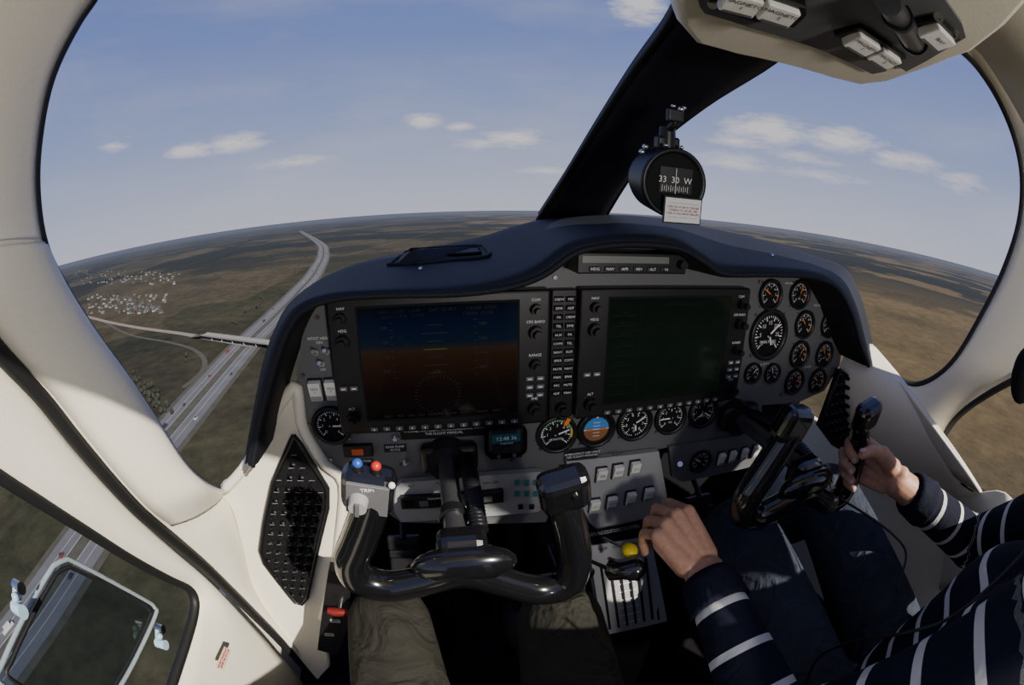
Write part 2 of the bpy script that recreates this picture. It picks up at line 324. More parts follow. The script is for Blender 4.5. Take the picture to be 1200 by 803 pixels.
Er=[(1200,-60,.74),(1265,0,.9),(1275,60,1.0),(1280,120,1.06),(1285,190,1.08),(1285,250,1.09),(1280,320,1.09),(1265,380,1.09),(1215,433,1.09),(1165,458,1.09),(1126,485,1.08),(1105,515,1.06),(1106,542,1.05),(1125,562,1.05),(1150,577,1.05)]
f=MB('wall_right'); Erp=[PX(*q) for q in Er]; ribbon(f,Wrp,Erp,CREAM,8,-.02)
ea,eb=Wrp[-1],Erp[-1]
ribbon(f,[PY(1005,402,.6),PY(985,428,.6),PY(985,480,.6),PY(1000,540,.6),PY(1030,610,.58)],[ea.lerp(eb,k/4) for k in range(5)],CREAM,6,0)
ribbon(f,[PY(1030,610,.58),ea.lerp(eb,1),PX(1200,592,1.05),PX(1280,600,1.05)],[PY(1010,700,.58),PX(1120,690,1.07),PX(1180,720,1.07),PX(1240,760,1.07)],CREAM,6,0)
f.build(solid=.008)
s=MB('door_window_seal'); s.tube([PX(x,y,1.06) for x,y in crs([(1260,418),(1215,433),(1165,458),(1126,485),(1105,515),(1106,542),(1125,562),(1150,577),(1200,592),(1280,600)],5)],.008,RUB,8); s.build()
f=MB('wall_lower_left'); f.box((-.475,.72,-.88),(.02,.6,.46),CREAM); f.box((-.475,-.2,-.93),(.02,1.3,.36),CREAM); f.build()
f=MB('wall_lower_right'); f.box((1.13,.2,-.83),(.02,1.7,.52),CREAM); f.build()
f=MB('floor'); f.box((.33,.2,-1.12),(1.66,1.8,.03),FLOORM); f.build()
f=MB('wall_front'); f.box((.33,1.08,-.93),(1.5,.03,.36),BLKM); f.box((.36,1.07,-.5),(.66,.03,.55),BLKM); f.build()
f=MB('ceiling')
rows=[]
for k,(yy) in enumerate([0,.2,.4,.58]):
    rows.append([V((x,y0-yy,z0+.04*(1-((x-.25)/.8)**2))) for x,y0,z0 in [(-.40,.24,.24),(-.33,.26,.30),(-.15,.30,.33),(.1,.32,.33),(.36,.32,.33),(.6,.26,.33),(.76,.22,.33),(.95,.18,.26),(1.06,.16,.1)]])
f.grid(rows,CREAM2); f.build(solid=.01)
# added fill light on an invented post behind the seats, brightens the cabin
dl=MB('fill_light_mount'); LC=V((.30,-.78,-.10)); dl.cyl(LC,LC-Y_*.03,.085,.09,CREAM2,32); dl.ring(LC,Y_,.07,.088,.01,CHR); dl.tube([LC-Y_*.02,LC+V((0,-.04,-.3)),LC+V((0,-.04,-1.0))],.012,DMET,12); dlo=dl.build()
ld=bpy.data.lights.new('fill_light','AREA'); ld.shape='DISK'; ld.size=.13; ld.energy=6.5; ld.color=(1,.95,.87); lo=bpy.data.objects.new('fill_light',ld); col.objects.link(lo); lo.location=LC+Y_*.008; lo.rotation_euler=V((0,-1,-.12)).to_track_quat('Z','Y').to_euler(); lo.parent=dlo
# central windshield pillar
pl=[(632,258,1.12),(664,210,.95),(700,152,.8),(742,88,.62),(783,34,.46),(800,0,.38)]
pr=[(710,250,1.10),(733,212,.95),(764,172,.8),(822,124,.62),(905,70,.45),(935,30,.38)]
f=MB('windshield_pillar'); A=crs([PY(*q) for q in pl],5); B=crs([PY(*q) for q in pr],5); rows=[]
for a,b in zip(A,B):
    a=V(a);b=V(b); n=V((0,-.3,-1)).normalized()
    rows.append([a-n*.02,a,a.lerp(b,.06)+n*.012,a.lerp(b,.25)+n*.018,a.lerp(b,.5)+n*.02,a.lerp(b,.75)+n*.018,a.lerp(b,.94)+n*.012,b,b-n*.02])
f.grid(rows,PIL); f.build(solid=.004)
s=MB('pillar_trim'); s.tube([V(a)+V((-.004,0,.0)) for a in A],.006,RUB,8); s.tube([V(a)+V((.004,0,.0)) for a in B],.005,RUB,8)
for px,py in[(752,178),(756,172),(798,128)]: s.ball(D(px,py,.6),.004,CHR)
s.build()
# overhead console
f=MB('overhead_console')
oc=[(770,-60),(786,-10),(793,22),(812,44),(860,57),(920,70),(975,86),(1008,94),(1040,90),(1090,72),(1140,52),(1180,20),(1230,-40),(1150,-140)]
po=[PZ(x,y,.17) for x,y in oc]
cc=sum(po,V())/len(po); rows=[]
for sc,dz in[(1.12,.12),(1.06,.04),(1.02,.012),(1,0),(.97,-.006),(.93,-.008)]: rows.append([cc+(p-cc)*sc+Z_*dz for p in po+[po[0]]])
f.grid(rows,CREAM); f.add(rows[-1][:-1],[list(range(len(po)))],CREAM)
z0=.158
bp=[(800,-60),(820,8),(826,16),(880,33),(960,58),(1022,87),(1038,84),(1046,74),(1062,84),(1085,72),(1132,44),(1128,30),(1100,-10),(1080,-90)]
f.prism([PZ(x,y,z0) for x,y in bp],Z_*.01,GREY)
f.prism([PZ(x,y,z0-.002) for x,y in [(826,-30),(832,10),(885,26),(905,24),(930,33),(945,18),(940,-30)]],Z_*.004,BLK)
def ovsw(px,py,lab,ax):
    c=PZ(px,py,z0-.010); ux=V(ax).normalized(); uy=-Z_.cross(ux); Rm=Matrix((ux,uy,-Z_)).transposed()
    f.box(c+Z_*.008,(.033,.030,.006),BLK,Rm,.001)
    Rt=Rm@Matrix.Rotation(radians(-10),3,'X'); f.box(c+Z_*.002,(.026,.022,.008),OFFW,Rt,.0015)
    f.text(lab,c+Z_*.002+Rt@V((0,.002,.0046)),.0058,BLKM,Rt@X_,Rt@Y_); f.quad(c+Z_*.002+Rt@V((0,-.0085,.0046)),.022,.003,GREY,0,Rt@X_,Rt@Y_)
ax=(PZ(1035,68,.158)-PZ(1010,52,.158))
ax1=PZ(910,12,.158)-PZ(862,-2,.158)
ovsw(868,6,'MAGNETO\n1',ax1); ovsw(912,18,'MAGNETO\n2',ax1)
ovsw(1010,54,'MAGNETO\n1',ax); ovsw(1036,70,'MAGNETO\n2',ax); ovsw(1098,46,'BAT',ax)
a=PZ(1040,2,.15); b=D(1070,46,.37); f.cyl(a,b,.010,.011,DMET,20); f.ring(b,(b-a),.008,.0125,.006,BLK); f.cyl(a.lerp(b,.3),a.lerp(b,.36),.0125,.0125,BLK)
for px,py in[(835,5),(1100,20),(1118,40)]: f.cyl(PZ(px,py,z0-.003),PZ(px,py,z0),.004,.004,CHR,12)
f.build()
# ---------------- glareshield ----------------
near=[(293,545),(303,490),(318,430),(334,385),(354,360),(392,347),(455,343),(530,341),(590,333),(632,318),(668,293),(700,284),(745,281),(795,286),(825,302),(850,316),(905,318),(955,322),(982,336),(998,365),(1008,400),(1018,428)]
far=[(286,542,.64),(297,480,.66),(308,425,.68),(322,385,.70),(342,352,.74),(385,322,.82),(440,303,.9),(510,289,.97),(565,277,1.02),(600,266,1.05),(640,256,1.08),(680,252,1.1),(730,252,1.1),(785,257,1.08),(825,266,1.06),(860,273,1.02),(905,284,.96),(955,300,.88),(990,314,.78),(1008,345,.70),(1020,390,.66),(1030,432,.64)]
A=crs([PY(x,y,.52) for x,y in near],5); B=crs([PY(x,y,z) for x,y,z in far],5)
g=MB('glareshield'); rows=[]; cen=V((.34,0,-.3))
for a,b in zip(A,B):
    a=V(a);b=V(b)
    inn=(V((cen.x,a.y,cen.z))-a); inn.y=0; inn=inn.normalized()*.012
    r=[V((a.x,.615,a.z))+inn*1.2,V((a.x,.56,a.z))+inn*1.1,a+inn+V((0,.006,0)),a+inn*.6+V((0,-.004,0)),a+V((0,-.003,0))-inn*.1,a+V((0,.006,0))-inn*.55]
    for k in(.06,.15,.3,.5,.7,.85,1): r.append(a.lerp(b,k)-inn*(.55*(1-k)))
    r.append(b+V((0,.03,-.03))); rows.append(r)
g.grid(rows,GLARE)
g.tube([V(a)+(V((cen.x,0,cen.z))-V((a[0],0,a[2]))).normalized()*.006+V((0,-.004,0)) for a in A],.004,GLARE,8)
gtree=BVHTree.FromPolygons([V(p) for p in g.v],g.f)
g.build()
def gsp(px,py,dz=0):
    d=ray(px,py); h_=gtree.ray_cast(V((0,0,0)),d); p=h_[0] if h_[0] else d*.75
    return p+Z_*dz
v=MB('glareshield_tray')
TR=crs([(455,312),(468,302),(482,294),(520,291),(560,289),(568,291),(572,302),(530,306),(490,310),(455,312)],3)[:-1]
out_=[gsp(x,y,.002) for x,y in TR]; v.tube(out_,.003,GLARE,8,closed=True); v.add([p-Z_*.001 for p in out_],[list(range(len(out_)))],GLARE)
v.add([gsp(x,y,.0035) for x,y in[(495,303),(499,295),(560,292),(564,299)]],[[0,1,2,3]],mat('dusty',(.07,.07,.07),.8)); v.tube([gsp(x,y,.004) for x,y in[(495,303),(499,295),(560,292),(564,299)]],.0022,BLKM,8,closed=True)
for px,py in[(493,316),(905,300)]: v.ball(gsp(px,py,.001),.0035,CHR)
v.build()
# ---------------- instrument panel ----------------
YP=.6
def P(px,py,o=0): return PY(px,py,YP)-Y_*o
pn=MB('instrument_panel')
face=[(368,360),(354,395),(348,440),(350,470),(356,498),(368,520),(385,540),(405,562),(430,585),(470,612),(640,612),(655,545),(780,525),(893,505),(893,475),(935,472),(966,458),(984,428),(989,380),(982,342),(965,322),(905,318),(855,316),(820,298),(790,286),(740,281),(700,284),(670,295),(634,320),(590,335),(530,343),(450,346)]
pn.prism([P(x,y) for x,y in face],Y_*.02,GREY)
pn.box((.34,.68,-.30),(.8,.1,.24),BLKM)
for px,py in[(372,372),(355,440),(362,498),(388,538),(470,545),(600,540),(700,520),(880,480),(975,440),(980,345),(915,462),(650,325),(890,330),(560,350)]:
    pn.cyl(P(px,py),P(px,py,.003),.0035,.003,DMET,10)
T=lambda t,px,py,s=.006,m=WHITE:pn.text(t,P(px,py,.0015),s,m)
for t_,x,y,s_ in[('PITOT HEAT\nON',374,399,.006),('ALT',371,411,.005),('OFF',379,433,.005),('AVIONICS',376,446,.005),('FUEL PRESS',958,358,.0055),('MAN. PRESS',925,332,.005),('RPM',900,370,.005),('L FUEL QTY R',893,427,.0055),('OIL TEMP',946,430,.005),('TRIM',430,540,.006),('AP DISC',640,516,.005)]: T(t_,x,y,s_)
for (x,y,w_,h_) in[(463,525,.034,.013),(593,534,.05,.010),(520,503,.13,.028),(430,541,.02,.01)]:
    pn.box(P(x,y,.0008),(w_,.0012,h_),BLK)
for t_,x,y,s_ in[('THIS AIRCRAFT IS APPROVED FOR DAY & NIGHT\nVFR AND IFR FLIGHT IN ACCORDANCE WITH\nTHE FLIGHT MANUAL',520,503,.0058),('GEAR PUMP\nAUTO',463,525,.0055),('MAX SPEED 119 KIAS',593,534,.0045)]: pn.text(t_,P(x,y,.002),s_,WHITE)
for x,y in[(378,425),(371,412),(384,411),(475,540),(464,512)]:
    pn.cyl(P(x,y),P(x,y,.006),.0055,.005,CHR,14); q=P(x,y,.006); pn.cyl(q,q+V((0,-.014,.006)),.0022,.003,CHR,10)
pn.build()
def rocker(mb,c,w_,h_,tilt=14,lab='',ux=X_,uy=Z_):
    n=ux.cross(uy); Rm=Matrix((ux,-n,uy)).transposed()
    mb.box(c,(w_*1.2,.004,h_*1.12),BLK,Rm,.0008)
    Rt=Rm@Matrix.Rotation(radians(tilt),3,'X'); mb.box(V(c)+n*.004,(w_,.010,h_),OFFW,Rt,.0015)
    mb.quad(V(c)+n*.004+Rt@V((0,-.0053,-h_*.33)),w_*.9,h_*.25,GREY2,0,Rt@X_,Rt@Z_)
    if lab: mb.text(lab,V(c)+n*.004+Rt@V((0,-.0055,h_*.12)),w_*.25,BLKM,Rt@X_,Rt@Z_)
m_=MB('rocker_switches')
for x,y,l in[(371,456,'FIELD\nL'),(390,455,'FIELD\nR')]: rocker(m_,P(x,y,.003),.019,.031,lab=l)
m_.build()
def screenmat(name,els,c0,c1,st):
    M=bpy.data.materials.new(name); M.use_nodes=True; nt=M.node_tree; b=nt.nodes['Principled BSDF']
    b.inputs['Base Color'].default_value=(.003,.003,.004,1); b.inputs['Roughness'].default_value=.1; b.inputs['Specular IOR Level'].default_value=.25
    tc=nt.nodes.new('ShaderNodeTexCoord'); s=nt.nodes.new('ShaderNodeSeparateXYZ'); nt.links.new(tc.outputs['Object'],s.inputs[0])
    mr=nt.nodes.new('ShaderNodeMapRange'); nt.links.new(s.outputs['Z'],mr.inputs[0]); mr.inputs[1].default_value=c1; mr.inputs[2].default_value=c0
    cr=nt.nodes.new('ShaderNodeValToRGB'); nt.links.new(mr.outputs[0],cr.inputs[0]); r=cr.color_ramp
    r.elements[0].position=els[0][0]; r.elements[0].color=(*els[0][1],1); r.elements[1].position=els[-1][0]; r.elements[1].color=(*els[-1][1],1)
    for p,c in els[1:-1]: e=r.elements.new(p); e.color=(*c,1)
    nt.links.new(cr.outputs[0],b.inputs['Emission Color']); b.inputs['Emission Strength'].default_value=st; return M
cp=P(516,425); cm_=P(778,404)
cp=V((cp.x,YP,(cp.z+cm_.z)/2)); cm_=V((cm_.x,YP,cp.z))
zt,zb=cp.z+.083,cp.z-.075
PFD=screenmat('pfd_screen',[(0,(.008,.005,.004)),(.3,(.03,.014,.007)),(.56,(.10,.042,.018)),(.62,(.10,.06,.035)),(.68,(.012,.04,.09)),(.85,(.004,.020,.085)),(1,(.002,.006,.025))],zt,zb,.16)
MFD=screenmat('mfd_screen',[(0,(.010,.020,.011)),(.5,(.014,.030,.016)),(1,(.010,.020,.011))],zt,zb,.22)
DIMW=mat('screen_text',(.01,.01,.01),.5,emit=(.5,.6,.6),es=.02,spec=.1)
DIMG=mat('screen_green',(.006,.01,.006),.5,emit=(.15,.4,.25),es=.012,spec=.1)
def display(name,c,scr,kind):
    d=MB(name); w_,h_=.30,.196; y=YP
    d.box((c.x,y-.009,c.z),(w_,.03,h_),BLK,bev=.004)
    sx,sz=c.x-.001,c.z+.004; yy=y-.0245
    d.box((sx,yy+.0003,sz),(.216,.001,.164),BLKM); d.quad((sx,yy-.0006,sz),.211,.158,scr)
    yy-=.0012
    for s in(-1,1):
        kx=c.x+s*.129
        for kz,r in((.072,.008),(.04,.010),(-.005,.008) ,(-.072,.010)):
            if s<0 and kz==-.005: continue
            d.cyl((kx,y-.024,c.z+kz),(kx,y-.036,c.z+kz),r,r*.92,BLK,18); d.cyl((kx,y-.036,c.z+kz),(kx,y-.046,c.z+kz),r*.62,r*.58,BLK,18)
            d.text({.072:'NAV' if s<0 else 'COM',.04:'HDG' if s<0 else 'CRS BARO',-.005:'RANGE',-.072:'ALT' if s<0 else 'FMS'}[kz],(kx,y-.0245,c.z+kz+r+.0045),.0055,WHITE)
        for k in range(6):
            if s>0 or k<2:
                d.box((kx-.0075+(k%2)*.015,y-.0255,c.z-.026-(k//2)*.0125),(.011,.004,.0065),GREY,bev=.001)
                d.quad((kx-.0075+(k%2)*.015,y-.0278,c.z-.026-(k//2)*.0125),.006,.0018,WHITE)
    for k in range(12):
        kx=c.x-.1+k*.0182; d.box((kx,y-.0255,c.z-.0895),(.010,.004,.006),GREY,bev=.001); d.quad((kx,y-.0278,c.z-.0895),.0014,.003,WHITE)
    if kind=='pfd':
        q=lambda x,z,w1,h1,m=DIMW,a=0:d.quad((sx+x,yy,sz+z),w1,h1,m,a)
        for k in range(9): q(-.062,-.018+k*.0095,.004,.0008); q(.049,-.018+k*.0095,.004,.0008)
        for k,t_ in enumerate(['130','120','110','100']): d.text(t_,(sx-.072,yy,sz+.052-k*.02),.0065,DIMW)
        for k,t_ in enumerate(['1300','1200','1100','1000']): d.text(t_,(sx+.058,yy,sz+.052-k*.02),.006,DIMW)
        for k in range(-3,4): q(-.005,.02+k*.011,.02 if k%2 else .035,.0007)
        for k in range(36):
            a=k*pi/18; q(-.005+.03*sin(a),-.045+.028*cos(a),.0006,.004,DIMW,-a)
        d.text('288',(sx-.005,yy,sz-.012),.007,DIMW)
        q(-.005,.02,.03,.0015,mat('screen_yellow',(.05,.05,0),.5,emit=(.8,.6,.05),es=.03))
        d.text('NAV1 113.00   113.00      OAT  GS 0KT       118.000  COM1',(sx,yy,sz+.073),.0062,DIMG)
        d.text('NAV2 117.95   117.95                             118.000  COM2',(sx,yy,sz+.066),.0062,DIMG)
        d.text('INSET    PFD    OBS    CDI    ADF/DME    XPDR    IDENT    TMR/REF    NRST',(sx,yy,sz-.0745),.005,DIMW)
    else:
        q=lambda x,z,w1,h1,m=DIMG,a=0:d.quad((sx+x,yy,sz+z),w1,h1,m,a)
        q(-.056,0,.0006,.14)
        for k in range(9): q(-.082,.055-k*.015,.036,.0008); d.text(['RPM','MAN IN','FFLOW','OIL','CHT','FUEL','VOLT','AMP','EGT'][k],(sx-.082,yy,sz+.059-k*.015),.005,DIMG)
        d.text('MAP - NAVIGATION MAP',(sx+.02,yy,sz+.07),.006,DIMG)
        d.text('ENGINE       MAP       DCLTR        CHKLIST',(sx,yy,sz-.0745),.005,DIMG)
    return d.build()
display('primary_flight_display',cp,PFD,'pfd'); display('multi_function_display',cm_,MFD,'mfd')
ap=MB('audio_panel'); ax_=(cp.x+.15+cm_.x-.15)/2; aw=min(.036,(cm_.x-cp.x-.30)*.9)
ap.box((ax_,YP-.006,cp.z),(aw,.02,.192),BLK,bev=.002)
for k in range(12):
    for s in(-1,1):
        ap.box((ax_+s*aw*.23,YP-.017,cp.z+.083-k*.0125),(aw*.38,.004,.008),BLKM,bev=.001); ap.text(['COM1','MIC','TEL','MUTE','DME','NAV1','ADF','AUX','MAN','PA','SPKR','CREW'][(k*5+s)%12],(ax_+s*aw*.23,YP-.0195,cp.z+.083-k*.0125),.005,WHITE)
q=V((ax_,YP-.016,cp.z-.078)); ap.cyl(q,q-Y_*.012,.009,.0085,BLK); ap.cyl(q-Y_*.012,q-Y_*.02,.006,.0055,BLK); ap.box(q-Y_*.022-Z_*.014+X_*.004,(.006,.003,.012),ORG,Matrix.Rotation(.5,3,'Y'))
ap.build()
ac=MB('autopilot_controller'); a=PY(676,309,.55); b=PY(803,309,.55); cA=(a+b)/2
ac.box((cA.x,.572,cA.z),((b-a).length,.05,.028),BLK,bev=.002)
ac.box((cA.x-.012,.5465,cA.z+.005),((b-a).length*.78,.002,.009),mat('lcd',(.16,.17,.15),.3))
for k,t_ in enumerate(['HDG','NAV','APR','REV','ALT','VS']):
    x=cA.x-.058+k*.021; ac.box((x,.5465,cA.z-.0075),(.015,.004,.0065),BLK,bev=.001); ac.text(t_,(x,.544,cA.z-.0075),.0055,WHITE)
ac.cyl((b.x-.01,.547,cA.z),(b.x-.01,.535,cA.z),.0065,.006,BLK); ac.build()
def arc(mb,c,r0,r1,a0,a1,m,o):
    n=16; vs=[]; 
    for i in range(n+1):
        a=radians(a0+(a1-a0)*i/n); d=X_*sin(a)+Z_*cos(a); vs+= [c+d*r0-Y_*o,c+d*r1-Y_*o]
    mb.add(vs,[[2*i,2*i+1,2*i+3,2*i+2] for i in range(n)],m)
def gauge(name,px,py,r,kind='std',ang=-40,lab='',arcs=(),yp=YP):
    c=PY(px,py,yp); g=MB(name); g.ring(c,-Y_,r*.86,r*1.1,.009,BLK,36); g.cyl(c,c-Y_*.0025,r*.9,r*.9,BLKM,32)
    o=.003
    if kind=='att':
        for (z0,z1,m) in((1,0,SKYB),(0,-1,BRN)):
            vs=[c-Y_*o+ (X_*cos(radians(k))+Z_*sin(radians(k))*(1 if z0 else -1))*r*.8 for k in range(0,181,12)]; g.add(vs,[list(range(len(vs)))],m)
        g.quad(c-Y_*(o+.0008),r*1.5,r*.05,WHITE)
        for k in(-.4,-.2,.2,.4): g.quad(c-Y_*(o+.0008)+Z_*r*k,r*.4,r*.03,WHITE)
        for s in(-1,1): g.quad(c-Y_*(o+.0015)+X_*s*r*.38,r*.4,r*.09,ORG)
        arc(g,c,r*.72,r*.86,-180,180,BLK,o+.001)
        g.quad(c-Y_*(o+.002)+Z_*r*.76,r*.1,r*.14,WHITE)
    else:
        nt_=36 if kind=='alt' or kind=='dg' else 28; a0,a1=(-180,180) if nt_==36 else (-135,135)
        for k in range(nt_+1):
            a=radians(a0+(a1-a0)*k/nt_); big=(k%4==0); rr=r*.76; d=X_*sin(a)+Z_*cos(a)
            g.quad(c-Y_*o+d*(rr-(r*.06 if big else 0)),r*(.055 if big else .035),r*(.2 if big else .09),WHITE,-a)
        for k in range(7 if a0==-135 else 9):
            a=radians(a0+k*(270/6 if a0==-135 else 40)); d=X_*sin(a)+Z_*cos(a); g.text(str(k*5 if r>.035 else k),c-Y_*o+d*r*.5,r*.24,WHITE)
        for (s0,s1,m) in arcs: arc(g,c,r*.78,r*.87,s0,s1,m,o)
        a=radians(ang); d=X_*sin(a)+Z_*cos(a); g.quad(c-Y_*(o+.002)+d*r*.28,r*.09,r*.8,ORG if name=='engine_gauge' else WHITE,-a)
        if kind in('alt','dual'): a=radians(ang+110); d=X_*sin(a)+Z_*cos(a); g.quad(c-Y_*(o+.0025)+d*r*.2,r*.09,r*.5,WHITE,-a)
        g.cyl(c,c-Y_*(o+.003),r*.09,r*.08,BLK,12)
        if lab: g.text(lab,c-Y_*o-Z_*r*.3,r*.19,WHITE)
    for k in range(4):
        a=radians(45+90*k); q=c+(X_*cos(a)+Z_*sin(a))*r*1.2; g.cyl(q,q-Y_*.002,r*.07,r*.07,DMET,8)
    g.build()
G,Y2,R2=GRN,YEL,RED
gauge('airspeed_indicator',652,508,.030,'std',70,'KNOTS',[(-60,70,G),(70,110,Y2),(-100,-60,WHITE)])
gauge('attitude_indicator',698,502,.0295,'att')
gauge('altimeter',743,495,.0295,'alt',60,'ALT')
gauge('vertical_speed_gauge',785,489,.0285,'std',-90,'VSI'); gauge('tachometer',823,482,.028,'dual',120,'RPM')
gauge('trim_gauge',389,498,.0285,'std',90,'',[(60,110,R2)])
for k,(x,y,r_,a_) in enumerate([(902,345,.026,-60),(936,345,.026,20),(942,380,.026,-40),(971,380,.026,10),(936,415,.026,30),(965,415,.026,-30),(930,447,.025,60),(957,446,.025,-60)]):
    gauge('engine_gauge',x,y,r_,'std',a_,'PSI' if k%2 else '',[(-120,-60+10*k,G),(90,130,ORG if k>1 else R2)])
gauge('manifold_pressure_gauge',900,392,.044,'dual',50,'MAN PRESS',[]); gauge('fuel_gauge',881,437,.0185,'std',40); gauge('fuel_gauge',904,437,.0185,'std',-20)
gauge('suction_gauge',820,540,.021,'std',-60,yp=.592)
ck=MB('digital_clock'); c=P(592,515); ck.box(c-Y_*.004,(.064,.012,.052),BLK,bev=.012); ck.box(c-Y_*.011+Z_*.008,(.042,.002,.014),mat('lcd2',(.01,.05,.07),.2,emit=(.1,.5,.7),es=.02)); ck.box(c-Y_*.011-Z_*.011,(.042,.002,.014),mat('lcd3',(.02,.025,.03),.2)); ck.text('12:48 36',c-Y_*.0125+Z_*.008,.009,WHITE); ck.text('CHRONO',c-Y_*.0125-Z_*.0005,.0045,WHITE)
for s in(-1,1): ck.cyl(c-Y_*.008+X_*s*.012-Z_*.022,c-Y_*.014+X_*s*.012-Z_*.022,.003,.003,GREY)
ck.build()
an=MB('gear_annunciator'); c=P(420,526); an.box(c-Y_*.004,(.046,.012,.02),BLK,bev=.002); an.box(c-Y_*.0105,(.018,.002,.010),mat('amber',(.3,.05,.01),.4,emit=(1,.15,.03),es=.06)); an.build()
rp=MB('lower_avionics_strip'); pr_=[(460,576),(470,566),(560,558),(632,553),(640,556),(646,590),(630,600),(560,606),(470,612),(462,600)]
rp.prism([PY(x,y,.585) for x,y in pr_],Y_*.012,GREY2)
a=PY(470,592,.58); b=PY(590,578,.58); rp.box(((a.x+b.x)/2,.582,(a.z+b.z)/2),(b.x-a.x,.012,.024),BLK,bev=.002)
for k in range(6): rp.box((a.x+.012+k*(b.x-a.x)/6.5,.5745,(a.z+b.z)/2),(.014,.004,.010),GREY if k%2 else BLKM,bev=.001)
rp.text('TRANSPONDER',(a.x+.06,.574,(a.z+b.z)/2+.0085),.005,WHITE)
for k in range(3):
    for j in range(2): q=PY(606+k*11,566+j*13,.583); rp.box(q,(.008,.004,.009),TEAL,bev=.001)
for k in range(3): q=PY(610+k*13,594,.583); rp.box(q,(.008,.006,.008),RED if k==2 else BLK,bev=.001)
for t_,x,y in[('ALT',482,570),('PULL ON',520,566),('NAV GPS',575,566)]: rp.text(t_,PY(x,y,.584),.006,BLKM)
rp.build()
sp_=MB('switch_panel'); sp_.prism([PY(x,y,.585) for x,y in [(664,541),(772,529),(784,596),(778,602),(700,621),(690,612),(672,570)]],Y_*.012,GREY2)
for i,(x,y,l) in enumerate([(704,556,'FUEL\nPUMP'),(723,552,'PITOT\nHEAT'),(743,548,'AVIO'),(696,592,'NAV'),(716,588,'STROBE'),(738,583,'LAND'),(759,578,'TAXI')]): rocker(sp_,PY(x,y,.583),.0165,.027,lab=l)
for t_,x,y in[('LEFT          RIGHT',712,534),('ON',674,556)]: sp_.text(t_,PY(x,y,.584),.007,BLKM)
sp_.box(PY(683,533,.584),(.05,.002,.014),BLK); sp_.text('EMERGENCY USE ONLY\nSEE FLIGHT MANUAL',PY(683,533,.582),.0055,WHITE); 
sp_.box(PY(720,622,.575),(.09,.002,.016),BLK); sp_.text('FUEL SELECTOR LEFT AND RIGHT ENGINE\nREFER TO THE FLIGHT MANUAL BEFORE FLIGHT',PY(720,622,.573),.0048,WHITE)
sp_.build()
sr=MB('switch_panel'); sr.prism([PY(x,y,.592) for x,y in [(784,524),(888,506),(892,512),(893,544),(800,565),(788,560)]],Y_*.01,GREY)
for x,y,l in[(844,537,'L'),(857,534,'R'),(871,531,'CAB'),(884,528,'INS')]: rocker(sr,PY(x,y,.59),.013,.025,lab=l)
sr.cyl(PY(797,544,.592),PY(797,544,.586),.005,.005,CHR); sr.build()
def breakers(name,poly,y):
    b_=MB(name); pp=[PY(x,yy,y) for x,yy in poly]; b_.prism(pp,Y_*.012,BLKM)
    b_.tube([p-Y_*.001 for p in pp],.004,BLK,8,closed=True)
    xs=[p.x for p in pp]; zs=[p.z for p in pp]
    def inside(x,z):
        r_=False; n=len(pp)
        for i in range(n):
            a,b=pp[i],pp[(i+1)%n]
            if (a.z>z)!=(b.z>z) and x<(b.x-a.x)*(z-a.z)/(b.z-a.z)+a.x: r_=not r_
        return r_
    z=min(zs)+.016
    k=0
    while z<max(zs)-.008:
        x=min(xs)+.010+(k%2)*.009
        while x<max(xs)-.008:
            if inside(x-.009,z) and inside(x+.009,z):
                q=V((x,y,z)); b_.cyl(q,q-Y_*.005,.0065,.006,BLK,12); b_.cyl(q-Y_*.005,q-Y_*.012,.004,.004,BLKM,10); b_.text(random.choice(['5','10','2','15']),q-Y_*.0125,.004,GREY2)
                b_.quad(q-Y_*.0008+Z_*.0098,.010,.0008,GREY2)
            x+=.0195
        z+=.0235; k+=1
    return b_.build()
breakers('circuit_breaker_panel',[(344,511),(352,520),(384,572),(384,595),(360,700),(354,708),(346,706),(310,660),(305,645),(310,610),(320,565)],.588)
breakers('circuit_breaker_panel',[(984,433),(1012,455),(1040,510),(1044,530),(1010,540),(975,520),(960,500)],.585)
